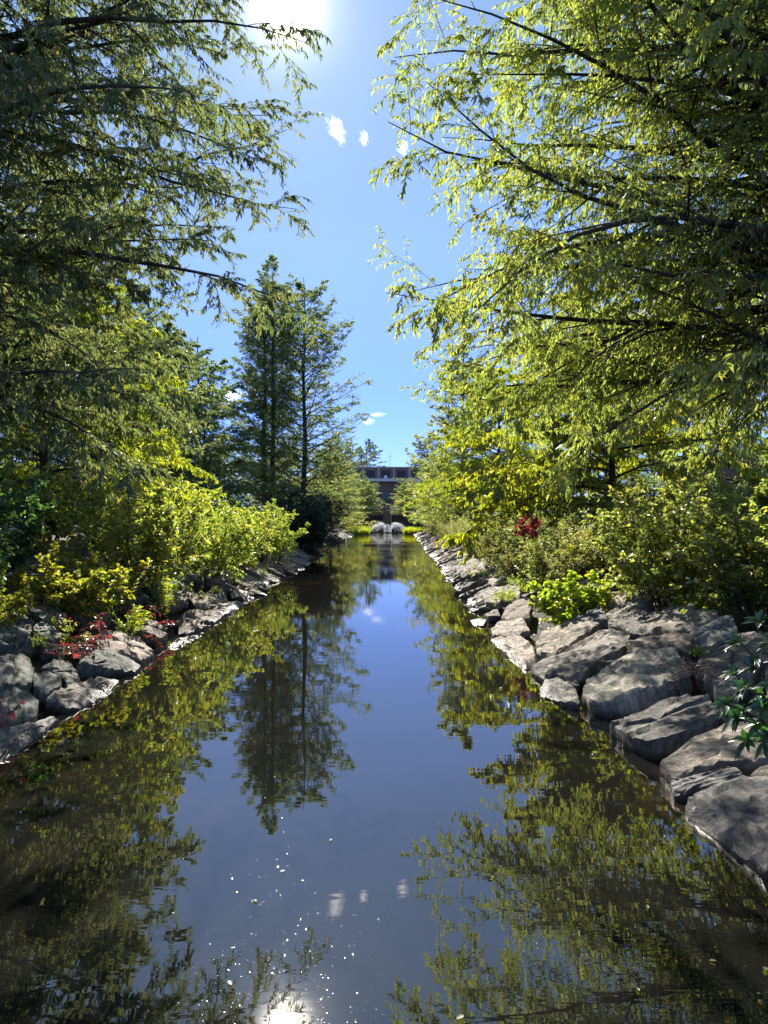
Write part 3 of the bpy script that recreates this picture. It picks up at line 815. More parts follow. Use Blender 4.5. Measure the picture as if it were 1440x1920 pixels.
put(conic, (-4.9, 68), .49, 4.4, 'low yellowish tree left of the fountain, beyond the tall cypresses', GF_, 1.35)
put(tall, (-15, 44), .72, 1.0, 'dark tree in the left background behind the light green drooping tree', GF_, 1.2)
# broad background trees
GB = 'broad trees in the background'
broad = make_tree('shade_tree', 'dark tree filling the left background above the shaded bushes', 'tree', GB,
          (-14, 30, gz(-14, 30)), 14.5, .28, whorl(44, 1.6, 13.6, lambda t: 5.6 * (1 - t ** 2 * .75), lambda t: R(12 + 45 * t), g_t), 17, LF_CYPRESS,
          sec=(11, .42, 1), twig=(7, .5), lv=(13, .16, .06), hang=.3, narrow=True)
put(broad, (-5.6, 93), .60, 0.7, 'small round tree left of the fountain in front of the dark wall', GB, 1.3)
put(broad, (6.2, 94), .58, 3.7, 'small round tree right of the fountain in front of the dark wall', GB, 1.25)
put(broad, (-10.8, 45), .66, 4.7, 'tree behind the second bright shrub, left of the tall dark cypresses', GB, 1.0)
put(broad, (-12.5, 37), .8, 2.2, 'tree between the light green tree and the tall dark cypresses', GB, .9)
put(conic, (-2.7, 113), .37, 1.9, 'small feathery tree just behind the dark wall, left of the light pole', GF_, 1.5)
put(conic, (3.4, 114), .37, 4.9, 'small feathery tree just behind the dark wall, right of the light pole', GF_, 1.5)
put(droopy, (8.4, 55), 1.35, 2.2, 'light green drooping tree in front of the cone shaped tree on the right', GB, .95)
put(broad, (-12.2, 40), .84, 1.2, 'tree filling the gap left of the tall dark cypresses, nearer one', GB, 1.1)
put(broad, (-12.2, 49), .92, 3.4, 'tree filling the gap left of the tall dark cypresses, farther one', GB, 1.1)
put(broad, (-7.6, 135), 1.12, 3.0, 'round tree hiding the left part of the flat roofed building', GB)
put(broad, (7.9, 135), 1.12, 5.2, 'round tree hiding the right part of the flat roofed building', GB)
put(broad, (14.5, 27), .95, 1.9, 'dark green tree behind the largest right tree at the right edge', GB)
put(broad, (-21, 42), 1.0, 3.3, 'farther dark tree at the left edge', GB)
put(broad, (12, 40), .8, .8, 'tree behind the yellow lime tree', GB)
put(broad, (20, 48), 1.0, 5.0, 'far tree in the right background near the dark brick building', GB)
put(broad, (16.5, 16), 1.1, .4, 'tree at the right edge beside the largest right tree', GB)
put(broad, (-10.5, 27), 1.0, .9, 'tree between the light green tree and the dark background tree on the left', GB, .75)
put(broad, (-3.0, 117), .52, 1.5, 'low round tree just behind the dark wall, left of the pier', GB, 1.25)
put(broad, (3.4, 119), .48, 3.5, 'low round tree just behind the dark wall, right of the pier', GB, 1.25)
put(broad, (-7.5, 113), .6, 2.5, 'low round tree behind the left end of the dark wall', GB, 1.0)
put(broad, (8, 112), .62, 5.1, 'low round tree behind the right end of the dark wall', GB, 1.0)
put(broad, (-13, 19), .75, 5.4, 'tree close behind the trunk of the largest left tree', GB)
gb = np.random.default_rng(77)
far_spots = [(-12, 95), (-17, 78), (-24, 70), (-30, 95), (-18, 112), (-9, 122), (11, 98), (15, 75), (24, 72), (19, 112), (31, 98), (10, 124), (-34, 60), (36, 62), (26, 130), (-26, 132)]
for i, (x, y) in enumerate(far_spots):
    put(broad, (x, y), gb.uniform(.6, .85), gb.uniform(0, 6.2), 'distant tree in the row of trees closing the view beyond the channel banks', 'distant row of trees', 1.1)
put(broad, (-5.5, 236), 1.75, 1.1, 'round dark tree standing beyond the flat roofed building, left of the mast', GB, .9)
put(broad, (-17, 240), 1.4, 2.6, 'round dark tree beyond the flat roofed building, farther left', GB, .9)
put(broad, (12, 240), 1.15, 4.6, 'round dark tree beyond the right part of the flat roofed building', GB, .9)

# ------------------------------------------------------------------ shrubs and meadow plants
def make_shrub(name, cat, H, W, ns, seed, leafmat, nb=8, nt=5, lv=(9, .06, .03), narrow=False, loc=(0, 0, 0), hang=.1, tonebias=0, upright=1.0, blen=.42):
    g = np.random.default_rng(seed)
    root = empty(name, loc)
    a = g.uniform(0, 2 * math.pi, ns); lean = np.sqrt(g.uniform(0, 1, ns)) * math.atan2(W, H * upright) * 1.0
    p0 = np.stack([np.cos(a) * .22 * W * g.uniform(0, 1, ns), np.sin(a) * .22 * W * g.uniform(0, 1, ns), np.full(ns, -.1)], 1)
    d = np.stack([np.cos(a) * np.sin(lean), np.sin(a) * np.sin(lean), np.cos(lean)], 1)
    L = H * g.uniform(.72, 1.12, ns) / np.maximum(np.cos(lean), .75) * (1 - .22 * lean)
    P = curve(p0, d, L, 8, .02, .06, g)
    Rr = (.008 + .004 * H) * np.linspace(1, .3, 8)[None, :] * np.ones((ns, 1))
    BP, BR, BL = branch(P, Rr, L, nb, .18, .98, R(44), .25, 1.2, blen, .6, 6, -.01, .09, .6, .003, g)
    TP, TR, TL = branch(BP, BR, np.maximum(BL, .25), nt, .15, 1.0, R(45), .3, 1.0, .55, .4, 4, 0, .1, .6, .0018, g)
    V, F = merge([tubes(P, Rr, 5), tubes(BP, BR, 4), tubes(TP, TR, 3)])
    obj('stems', raw_mesh('stems', V, F, STEM), root)
    A = np.concatenate([TP, BP[:, -4:], P[:, -4:]])
    V, F, tn = leaves_on(A, lv[0], .1, lv[1], lv[2], g, hang=hang, along=.55, out=.65, narrow=narrow, jit=.4)
    obj('leaves', raw_mesh('leaves', V, F, leafmat, tn), root)
    return root

def drop(proto, used, x, y, s, rz, label, cat, group, sz=1.0, dz=0.0):
    o = proto if not used else copy_tree(proto)
    o.location = (x, y, gz(x, y) + dz); o.rotation_euler = (0, 0, rz); o.scale = (s, s, s * sz)
    tag(o, label, cat, group)
    return o

GS = 'shrubs along the left bank'
sh_a = make_shrub('shrub', 'shrub', 2.2, 1.5, 20, 41, LF_SHRUB, nb=8, nt=5, lv=(9, .085, .042))
sh_b = make_shrub('shrub', 'shrub', 2.2, 1.4, 22, 42, LF_SHRUB, nb=8, nt=5, lv=(10, .075, .036))
sh_y = make_shrub('shrub', 'shrub', 1.3, 1.1, 16, 43, LF_YELLOW, nb=7, nt=4, lv=(8, .085, .05))
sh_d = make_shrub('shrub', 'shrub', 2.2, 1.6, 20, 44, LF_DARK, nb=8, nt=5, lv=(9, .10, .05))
sh_l = make_shrub('shrub', 'shrub', 1.1, .85, 14, 45, LF_LIME, nb=7, nt=4, lv=(8, .085, .045))
sh_g = make_shrub('shrub', 'shrub', 2.3, 1.7, 22, 46, LF_OLIVE, nb=8, nt=5, lv=(9, .085, .05))

drop(sh_a, 0, -5.7, 17.0, 1.2, .3, 'tallest sunlit yellow green shrub on the left bank, nearest of the bright row', 'shrub', GS)
drop(sh_b, 0, -5.0, 21.0, 1.05, 1.3, 'sunlit yellow green shrub second in the bright row on the left bank', 'shrub', GS)
drop(sh_a, 1, -5.0, 25.0, 1.05, 2.6, 'sunlit yellow green shrub third in the bright row on the left bank', 'shrub', GS)
drop(sh_b, 1, -4.6, 29.5, 1.05, 3.9, 'sunlit shrub with a leafy shoot over the water before the dark evergreen', 'shrub', GS)
drop(sh_a, 1, -5.9, 33.5, 1.1, 5.0, 'reddish green shrub behind the bright row, beside the dark evergreen', 'shrub', GS)
drop(sh_b, 1, -7.6, 22.5, 1.15, .9, 'green shrub behind the second bright shrub on the left', 'shrub', GS)
drop(sh_a, 1, -8.0, 28.0, 1.15, 4.2, 'green shrub behind the third bright shrub on the left', 'shrub', GS)
drop(sh_y, 0, -5.5, 12.6, .95, 0, 'golden yellow bush above the pale boulders on the left bank', 'shrub', GS)
drop(sh_y, 1, -5.3, 14.2, .9, 2.0, 'yellow bush between the golden bush and the tallest bright shrub', 'shrub', GS)
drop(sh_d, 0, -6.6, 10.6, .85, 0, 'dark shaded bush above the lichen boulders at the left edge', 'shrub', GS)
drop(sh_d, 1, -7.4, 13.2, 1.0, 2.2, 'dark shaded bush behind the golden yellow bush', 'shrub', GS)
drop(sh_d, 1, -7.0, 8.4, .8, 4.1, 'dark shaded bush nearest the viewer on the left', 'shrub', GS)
drop(sh_g, 0, -8.6, 16.0, 1.1, 1.1, 'green bush in half shade behind the tallest bright shrub', 'shrub', GS)
drop(sh_y, 1, -5.7, 10.6, .7, 3.3, 'small yellow leaved bush in shade beside the lichen boulders', 'shrub', GS)

drop(sh_g, 1, -9.4, 12.6, 1.05, 2.9, 'green bush at the foot of the largest left tree', 'shrub', GS)
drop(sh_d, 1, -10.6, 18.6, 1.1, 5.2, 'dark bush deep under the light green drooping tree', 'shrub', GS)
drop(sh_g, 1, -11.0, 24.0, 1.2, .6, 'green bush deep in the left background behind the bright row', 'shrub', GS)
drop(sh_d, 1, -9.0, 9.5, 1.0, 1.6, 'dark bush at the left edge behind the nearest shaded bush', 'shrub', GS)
drop(sh_g, 1, -10.2, 33.0, 1.3, 3.6, 'green bush behind the reddish green shrub', 'shrub', GS)

GR = 'shrubs along the right bank'
drop(sh_l, 0, 3.45, 13.4, 1.0, .4, 'bright lime bush standing among the slabs at the water on the right', 'shrub', GR, dz=-.15)
drop(sh_g, 1, 4.7, 12.2, .85, 2.4, 'big leafy green bush right of the bright lime bush', 'shrub', GR)
drop(sh_g, 1, 5.4, 10.6, .80, 3.0, 'second leafy green bush right of the big leafy bush', 'shrub', GR)
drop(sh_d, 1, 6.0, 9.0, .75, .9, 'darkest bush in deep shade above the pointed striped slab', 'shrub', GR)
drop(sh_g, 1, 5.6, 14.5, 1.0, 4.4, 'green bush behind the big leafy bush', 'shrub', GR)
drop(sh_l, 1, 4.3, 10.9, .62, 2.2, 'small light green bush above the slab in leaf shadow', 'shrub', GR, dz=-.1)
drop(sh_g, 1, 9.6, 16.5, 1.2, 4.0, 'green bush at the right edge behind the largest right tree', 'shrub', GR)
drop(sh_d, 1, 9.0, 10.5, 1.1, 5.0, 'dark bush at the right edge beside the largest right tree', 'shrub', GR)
drop(sh_g, 1, 7.0, 22.6, 1.25, 1.2, 'green bush hiding the trunk of the yellow lime tree', 'shrub', GR)
drop(sh_g, 1, 7.5, 19.0, 1.0, .2, 'green bush under the yellow lime tree', 'shrub', GR)
drop(sh_y, 1, 4.9, 16.6, .95, 1.0, 'yellow bush between the meadow plants and the leafy bush', 'shrub', GR)
drop(sh_g, 1, 7.6, 12.0, 1.1, 5.4, 'green bush at the foot of the largest right tree', 'shrub', GR)

# dark evergreen hanging over the water on the left
eg = make_shrub('evergreen_bush', 'shrub', 3.1, 1.9, 26, 47, LF_SPRUCE, nb=11, nt=6, lv=(12, .13, .035), narrow=True, hang=.2)
drop(eg, 0, -3.95, 40.5, 1.0, 0, 'dark evergreen bush hanging over the water at the end of the bright left shrubs', 'shrub', None)
eg2 = copy_tree(eg); eg2.location = (-5.3, 44.5, gz(-5.3, 44.5)); eg2.rotation_euler = (0, 0, 2.0); eg2.scale = (1.05,) * 3
tag(eg2, 'second dark evergreen bush just behind the one hanging over the water', 'shrub', None)

# tawny meadow plants, right bank
GM = 'tawny meadow plants on the right bank'
md_a = make_shrub('meadow_plant', 'plant', 1.35, .75, 26, 51, LF_GOLD, nb=7, nt=3, lv=(7, .06, .02), narrow=True, upright=1.2)
md_b = make_shrub('meadow_plant', 'plant', 1.25, .8, 26, 52, LF_GOLD, nb=8, nt=3, lv=(7, .05, .018), narrow=True, upright=1.2)
used = {id(md_a): 0, id(md_b): 0}
gm = np.random.default_rng(9)
spots = []
for yy in np.arange(16.5, 46, 1.45):
    for k in range(3):
        s = 1.85 + k * 1.1 + gm.uniform(-.3, .3)
        spots.append((float(edge(1, yy)) + s, yy + gm.uniform(-.5, .5)))
for yy in np.arange(47, 84, 3.0):
    spots.append((float(edge(1, yy)) + 1.8 + gm.uniform(-.3, .3), yy))
for i, (x, y) in enumerate(spots):
    pr = md_a if i % 2 else md_b
    o = drop(pr, used[id(pr)], x, y, gm.uniform(1.0, 1.4), gm.uniform(0, 6.2), 'tawny seeding meadow plant in the tall golden growth along the right bank', 'plant', GM)
    used[id(pr)] = 1
# little weeds rooted between the stones
wd_a = make_shrub('small_weed', 'plant', .42, .3, 7, 55, LF_SHRUB, nb=4, nt=2, lv=(6, .045, .018), narrow=True)
wd_b = make_shrub('small_weed', 'plant', .34, .3, 7, 56, LF_OLIVE, nb=4, nt=2, lv=(6, .045, .024))
uw = {id(wd_a): 0, id(wd_b): 0}
for i in range(44):
    side = 1 if i % 2 else -1
    y = gm.uniform(15.5, 30) if side > 0 else gm.uniform(9.5, 28); s_ = gm.uniform(.6, 1.9)
    pr = wd_a if i % 3 else wd_b
    o = drop(pr, uw[id(pr)], float(edge(side, y)) + side * s_, y, gm.uniform(.5, 1.0), gm.uniform(0, 6.2), 'little green weed rooted in a gap between the bank stones', 'plant', 'little weeds between the bank stones')
    o.location.z = SLOPE * s_ - .05
    uw[id(pr)] = 1
# scarlet sapling among them
sr = make_shrub('red_sapling', 'shrub', .55, .35, 6, 53, LF_RED, nb=5, nt=3, lv=(7, .07, .035))
c = at(985, 985, 18.0)
sr.location = (c[0], c[1], c[2] - .30)
sr.scale = (.85, .85, 1.0)
tag(sr, 'small scarlet leaved sapling in the tawny meadow plants', 'shrub')

# narrow leaved weeds on the left bank
def weed(loc, H, ns, seed, leafmat, label):
    g = np.random.default_rng(seed)
    root = empty('weed', loc)
    a = g.uniform(0, 6.28, ns); le = g.uniform(.05, .5, ns)
    d = np.stack([np.cos(a) * np.sin(le), np.sin(a) * np.sin(le), np.cos(le)], 1)
    P = curve(np.zeros((ns, 3)) + g.normal(size=(ns, 3)) * [.08, .08, 0], d, H * g.uniform(.7, 1.1, ns), 9, .07, .03, g)
    V, F = tubes(P, .006 * np.linspace(1, .3, 9)[None] * np.ones((ns, 1)), 4)
    obj('stems', raw_mesh('stems', V, F, STEM), root)
    V, F, tn = leaves_on(P, 34, .15, .11, .02, g, hang=.05, along=.45, out=.9, jit=.12, narrow=True)
    obj('leaves', raw_mesh('leaves', V, F, leafmat, tn), root)
    tag(root, label, 'plant', 'narrow leaved weeds on the left bank')
weed((-4.75, 13.2, .35), 1.15, 7, 61, LF_SHRUB, 'arching weed with fern like rows of leaves above the pale boulders')
weed((-4.35, 14.8, .3), .8, 8, 62, LF_LIME, 'short upright narrow leaved weed beside the broad brown slab')
weed((-4.2, 12.3, .25), .5, 6, 63, LF_GRASS, 'grassy weed growing between the pale sunlit stones at the water')

# red creeper over the left stones
def creeper(name, pts, seed, n, label):
    g = np.random.default_rng(seed)
    pts = np.array(pts); c0 = pts.mean(0)
    root = empty(name, tuple(c0)); tag(root, label, 'creeper', 'red creepers over the left stones')
    p0 = pts[g.integers(0, len(pts), n)] - c0 + g.normal(size=(n, 3)) * [.12, .18, .02]
    a = g.uniform(0, 6.28, n); d = np.stack([np.cos(a), np.sin(a), .35 + .2 * g.normal(size=n)], 1)
    P = curve(p0, d, g.uniform(.2, .5, n), 7, .12, .2, g)
    V, F = tubes(P, np.full((n, 7), .003), 3)
    obj('vines', raw_mesh('vines', V, F, plain_mat('vine', (.12, .06, .04), .8)), root)
    V, F, tn = leaves_on(P, 9, .05, .062, .04, g, hang=.15, jit=.5, flat=.8)
    obj('leaves', raw_mesh('leaves', V, F, LF_RED, tn), root)
def lb(px, py, lift): return bank_point(px, py, -1, lift)
creeper('red_creeper', [lb(150, 1200, .12), lb(175, 1170, .15), lb(140, 1225, .10), lb(165, 1190, .16)], 71, 26, 'red creeper spilling over the dark stones left of the pale boulders')
creeper('red_creeper', [lb(230, 1140, .16), lb(280, 1150, .12), lb(205, 1120, .2), lb(300, 1170, .1)], 72, 26, 'red creeper above the pale sunlit boulders')
creeper('red_creeper', [lb(270, 1200, .1), lb(85, 1215, .2), lb(20, 1330, .2)], 73, 7, 'few red creeper leaves scattered over the stones nearest the water')

# glossy leaved bush at the right edge
def glossy_bush():
    g = np.random.default_rng(81)
    base = np.array([2.95, 4.75, .45])
    root = empty('rhododendron', tuple(base)); tag(root, 'glossy dark leaved bush hanging in from the right edge over the slabs', 'shrub')
    tips = [at(px, py, d) for px, py, d in ((1425, 1165, 4.5), (1385, 1205, 4.6), (1412, 1250, 4.45), (1362, 1318, 4.4), (1395, 1290, 4.5), (1432, 1325, 4.35),
            (1400, 1388, 4.3), (1440, 1210, 4.6), (1445, 1285, 4.4), (1376, 1262, 4.7), (1440, 1375, 4.3), (1380, 1345, 4.35), (1462, 1180, 4.5), (1480, 1250, 4.6), (1490, 1330, 4.4),
            (1510, 1210, 4.8), (1530, 1290, 4.7), (1560, 1240, 4.9), (1600, 1300, 4.8), (1580, 1190, 4.7), (1470, 1400, 4.3), (1540, 1380, 4.5), (1460, 1130, 4.7), (1520, 1120, 4.8))]
    tips = np.array(tips) - base
    n = len(tips)
    Pm = []
    for t in tips:
        mid = t * .5 + np.array([.05, 0, .12]) + g.normal(size=3) * .04
        k = np.linspace(0, 1, 8)[:, None]
        Pm.append((1 - k) ** 2 * g.normal(size=3) * .03 + 2 * k * (1 - k) * mid + k ** 2 * t)
    P = np.array(Pm)
    V, F = tubes(P, np.linspace(.010, .004, 8)[None] * np.ones((n, 1)), 5)
    obj('stems', raw_mesh('stems', V, F, STEM, smooth=True), root)
    ps, ds, ns, Ls, ts = [], [], [], [], []
    for i in range(n):
        for (u, cnt, tilt) in ((1.0, 8, .25), (.86, 6, -.15), (.70, 4, -.2)):
            pp, tt = sample(P[i:i + 1], np.array([[min(u, .999)]]))
            pp, tt = pp[0, 0], tt[0, 0]
            s1 = unit(np.cross(tt, [.1, .2, 1.0])); s2 = np.cross(s1, tt)
            for j in range(cnt):
                a = j * 2 * math.pi / cnt + g.normal() * .25
                o = math.cos(a) * s1 + math.sin(a) * s2
                dd = o + tt * (.45 + .4 * g.uniform()) + np.array([0, 0, tilt - .15])
                ps.append(pp); ds.append(dd); ns.append(tt * .9 + np.array([0, 0, .5]) + g.normal(size=3) * .2)
                Ls.append(g.uniform(.075, .115)); ts.append(g.uniform(0, .9) if g.uniform() < .93 else 1.0)
    ps, ds, ns, Ls, ts = map(np.array, (ps, ds, ns, Ls, ts))
    # elongated blades with a crease and a turned-down tip, four stations per side
    d = unit(ds); s = unit(np.cross(d, ns)); u = np.cross(s, d)
    st = [0, .12, .32, .55, .78, 1.0]; wd = [.05, .55, 1, .95, .55, 0.02]
    Vv = []
    for t, w in zip(st, wd):
        mid = ps + d * (Ls * t)[:, None] + np.array([0, 0, -1.0]) * (Ls * .28 * t * t)[:, None]
        hw = (Ls * .19 * w)[:, None]
        Vv += [mid - s * hw + u * hw * .35, mid, mid + s * hw + u * hw * .35]
    Vv = np.stack(Vv, 1)
    b = np.arange(len(ps))[:, None] * 18
    F = []
    for i in range(5):
        for k in range(2):
            F.append(b + np.array([3 * i + k, 3 * i + k + 1, 3 * i + k + 4, 3 * i + k + 3]))
    F = np.stack(F, 1).reshape(-1, 4)
    obj('leaves', raw_mesh('leaves', Vv.reshape(-1, 3), F, LF_GLOSSY, np.repeat(ts, 10), smooth=True), root)
glossy_bush()

# dry stems between the slabs
def dry_stems(loc, n, seed, label, L=.3):
    g = np.random.default_rng(seed)
    a = g.uniform(0, 6.28, n)
    d = np.stack([np.cos(a), np.sin(a), g.uniform(.0, .9, n)], 1)
    P = curve(g.normal(size=(n, 3)) * [.07, .07, .02], d, L * g.uniform(.5, 1.3, n), 9, .13, .14, g)
    V, F = tubes(P, np.full((n, 9), .004) * g.uniform(.5, 1.2, (n, 1)), 4)
    o = obj('dry_stems', raw_mesh('dry_stems', V, F, plain_mat('dry_stem', (.22, .14, .09), .8)), loc=tuple(loc))
    tag(o, label, 'dead stems')
p = bank_point(1300, 1258, 1, .12); dry_stems(p, 46, 91, 'tangle of dry brown stems right of the biggest sunlit boulder', .32)
p = bank_point(1108, 1240, 1, .08); dry_stems(p, 7, 92, 'few pale forked twigs on the slab left of the biggest boulder', .22)
p = bank_point(120, 1215, -1, .18); dry_stems(p, 20, 93, 'thin dry stems among the dark stones at the left edge', .3)
sd = make_shrub('seedling', 'plant', .16, .1, 4, 94, LF_LIME, nb=3, nt=2, lv=(3, .035, .02))
p = bank_point(1305, 1222, 1, .08); sd.location = tuple(p); tag(sd, 'tiny light green seedling behind the biggest sunlit boulder', 'plant')

# grass tufts by the fountain
def tuft(name, loc, n, H, W, seed, label):
    g = np.random.default_rng(seed)
    a = g.uniform(0, 6.28, n); r = np.sqrt(g.uniform(0, 1, n)) * W
    p0 = np.stack([np.cos(a) * r, np.sin(a) * r * .8, np.full(n, -.1)], 1)
    b = g.uniform(0, 6.28, n); le = g.uniform(.05, .55, n)
    d = np.stack([np.cos(b) * np.sin(le), np.sin(b) * np.sin(le), np.cos(le)], 1)
    P = curve(p0, d, H * g.uniform(.6, 1.1, n), 5, .09, .03, g)
    side = unit(np.cross(d, g.normal(size=d.shape)))
    w = np.array([1, .9, .7, .45, .05]) * .02
    V = np.stack([P - side[:, None] * w[None, :, None], P + side[:, None] * w[None, :, None]], 2).reshape(n, 10, 3)
    bb = np.arange(n)[:, None] * 10
    F = np.stack([bb + np.array([2 * i, 2 * i + 1, 2 * i + 3, 2 * i + 2]) for i in range(4)], 1).reshape(-1, 4)
    o = obj(name, raw_mesh(name, V.reshape(-1, 3), F, LF_GRASS, np.repeat(g.uniform(0, 1, n), 4)), loc=loc)
    tag(o, label, 'grass', 'grass clumps at the far end of the channel')
tuft('grass_clump', (-3.0, 88, .05), 1500, 1.1, 1.3, 101, 'bright yellow green grass clump left of the fountain')
tuft('grass_clump', (3.5, 89, .05), 1200, 1.0, 1.2, 102, 'yellow green grass clump right of the fountain')

# ------------------------------------------------------------------ fountain
def water_jet_mat():
    m, N, L, out = mat('spray')
    d = N.new('ShaderNodeBsdfDiffuse'); d.inputs[0].default_value = (.9, .92, .94, 1)
    t = N.new('ShaderNodeBsdfTranslucent'); t.inputs[0].default_value = (.95, .96, .97, 1)
    a = N.new('ShaderNodeMixShader'); a.inputs[0].default_value = .6; L.new(d.outputs[0], a.inputs[1]); L.new(t.outputs[0], a.inputs[2])
    L.new(a.outputs[0], out.inputs[0])
    return m
SPRAY = water_jet_mat()
fx, fy = 0.55, 97.0
fo = empty('fountain', (fx, fy, 0)); tag(fo, 'fountain throwing two white arching plumes at the far end of the water', 'fountain')
gf = np.random.default_rng(111)
def plume(sg, n):
    P, Rr = [], []
    for i in range(n):
        t0 = gf.uniform(0, .5) ** 1.5; t1 = min(1.0, t0 + gf.uniform(.3, .8)); t = np.linspace(t0, t1, 12)
        f = gf.uniform(0, 1); span = .7 + 1.9 * f ** .8; top = .8 + gf.normal() * .12 + .35 * math.sin(f * 3)
        az = gf.normal() * .5
        x = sg * (.3 + span * t); z = .1 + 4 * top * t * (1 - t) * (1 - .15 * t)
        P.append(np.stack([x * math.cos(az), x * math.sin(az), z], 1) + gf.normal(size=3) * .04); Rr.append((.006 + .02 * t) * gf.uniform(.5, 1.3) * np.sin(np.linspace(.25, 2.9, 12)))
    V, F = tubes(np.array(P), np.array(Rr), 5)
    # droplets
    nd = 700
    f = gf.uniform(0, 1, nd); tt = gf.uniform(.2, 1, nd) ** .8; sp = .8 + 1.7 * f ** .8; top = 1.1 + gf.normal(size=nd) * .15
    az = gf.normal(size=nd) * .5; x = sg * (.35 + sp * tt)
    c = np.stack([x * np.cos(az), x * np.sin(az), .1 + 4 * top * tt * (1 - tt) * .9], 1) + gf.normal(size=(nd, 3)) * .08
    c[:, 2] = np.maximum(c[:, 2], .02)
    r = gf.uniform(.012, .034, nd)[:, None]
    o = np.array([[1, 0, -.5], [-.6, .9, -.5], [-.6, -.9, -.5], [0, 0, 1.2]])
    V2 = (c[:, None] + r[:, None] * o[None]).reshape(-1, 3)
    b = np.arange(nd)[:, None] * 4
    F2 = np.concatenate([b + np.array(q) for q in ([0, 1, 3], [1, 2, 3], [2, 0, 3], [0, 2, 1])])
    obj('plume', raw_mesh('plume', np.concatenate([V, V2]), [F, F2 + len(V)], SPRAY), fo)
plume(-1, 110); plume(1, 110)
P, Rr = [], []
for i in range(40):
    t = np.linspace(0, 1, 9); a = gf.uniform(0, 6.28); rr = gf.uniform(.1, .5)
    P.append(np.stack([-.15 + rr * t * math.cos(a), rr * t * math.sin(a), .05 + 3.6 * 1.1 * t * (1 - t)], 1)); Rr.append(.006 + .015 * t)
V, F = tubes(np.array(P), np.array(Rr), 5); obj('center_jet', raw_mesh('center_jet', V, F, SPRAY), fo)
t = np.linspace(0, 6.2832, 25); Pn = np.stack([.45 * np.cos(t), .45 * np.sin(t), np.full(25, .05)], 1)
V, F = tubes(Pn[None], np.full((1, 25), .06), 8); obj('nozzle_ring', raw_mesh('nozzle_ring', V, F, plain_mat('nozzle', (.04, .04, .045), .5), smooth=True), fo)

# ------------------------------------------------------------------ structures at the far end
def boxes(name, bl, m, parent=None, bev=0.0):
    bm = bmesh.new()
    for x0, x1, y0, y1, z0, z1 in bl:
        vs = [bm.verts.new(v) for v in ((x0, y0, z0), (x1, y0, z0), (x1, y1, z0), (x0, y1, z0), (x0, y0, z1), (x1, y0, z1), (x1, y1, z1), (x0, y1, z1))]
        for f in ((0, 3, 2, 1), (4, 5, 6, 7), (0, 1, 5, 4), (1, 2, 6, 5), (2, 3, 7, 6), (3, 0, 4, 7)):
            bm.faces.new([vs[i] for i in f])
    if bev:
        bmesh.ops.bevel(bm, geom=bm.edges[:], offset=bev, segments=2, affect='EDGES')
    me = bpy.data.meshes.new(name); bm.to_mesh(me); bm.free(); me.materials.append(m)
    return obj(name, me, parent)

def brick_mat(name, c1, c2, mortar, scale=1.0):
    m, N, L, out = mat(name)
    b = N.new('ShaderNodeBsdfPrincipled'); b.inputs['Roughness'].default_value = .9
    tc = N.new('ShaderNodeTexCoord'); sp = N.new('ShaderNodeSeparateXYZ'); cb = N.new('ShaderNodeCombineXYZ')
    ad = N.new('ShaderNodeMath'); L.new(tc.outputs['Object'], sp.inputs[0]); L.new(sp.outputs['X'], ad.inputs[0]); L.new(sp.outputs['Y'], ad.inputs[1])
    L.new(ad.outputs[0], cb.inputs[0]); L.new(sp.outputs['Z'], cb.inputs[1])
    br = N.new('ShaderNodeTexBrick'); br.inputs['Scale'].default_value = 4.0 * scale
    br.inputs['Color1'].default_value = (*c1, 1); br.inputs['Color2'].default_value = (*c2, 1); br.inputs['Mortar'].default_value = (*mortar, 1)
    L.new(cb.outputs[0], br.inputs['Vector']); L.new(br.outputs[0], b.inputs['Base Color']); L.new(b.outputs[0], out.inputs[0])
    return m
BRICK = brick_mat('brown_brick', (.22, .115, .075), (.27, .15, .105), (.22, .19, .17))
CONC = plain_mat('concrete', (.30, .27, .24), .85, 3.0, (.38, .35, .31), .2, 12)
DARKM = plain_mat('dark_metal', (.025, .025, .028), .5)
WHITE = plain_mat('white_paint', (.75, .75, .74), .5)
WINDOW = plain_mat('window_glass', (.03, .035, .04), .08)

rw = empty('retaining_wall', (0.6, 106.6, 0)); tag(rw, 'dark brick retaining wall behind the fountain', 'wall')
boxes('wall', [(-9.0, 9.0, 0, .5, -.6, 2.3)], brick_mat('dark_brick', (.07, .045, .035), (.09, .055, .045), (.10, .09, .08)), rw)
boxes('coping', [(-9.1, 9.1, -.06, .56, 2.303, 2.42)], CONC, rw, .02)
pier = empty('brick_pier', (0.35, 106.1, 0)); tag(pier, 'brown brick pier in the middle of the dark wall behind the fountain', 'pier')
boxes('shaft', [(-.5, .5, -.35, .45, -.5, 3.3)], BRICK, pier)
boxes('cap', [(-.6, .6, -.45, .55, 3.303, 3.45)], CONC, pier, .03)
rail = empty('railing', (0.6, 106.85, 2.42)); tag(rail, 'dark metal railing with pale top rail on the wall behind the fountain', 'railing')
boxes('top_rail', [(-9, 9, -.03, .03, .95, 1.02)], plain_mat('pale_metal', (.45, .45, .45), .35, metal=.6), rail)
boxes('lower_rail', [(-9, 9, -.02, .02, .12, .17), (-9, 9, -.02, .02, .5, .54)], DARKM, rail)
for i in range(10):
    boxes('post', [(-9 + 2 * i - .03, -9 + 2 * i + .03, -.028, .028, 0, .95)], DARKM, rail)
lp = empty('light_pole', (1.0, 104.6, 0)); tag(lp, 'thin pale pole with a crossbar standing before the dark wall, right of the brick pier', 'pole')
boxes('pole', [(-.04, .04, -.04, .04, -.6, 3.4)], WHITE, lp, .01)
boxes('crossbar', [(-.75, .9, -.09, -.043, 2.95, 3.03)], WHITE, lp)
boxes('crossbar', [(.043, .9, -.09, -.043, 2.4, 2.46)], WHITE, lp)

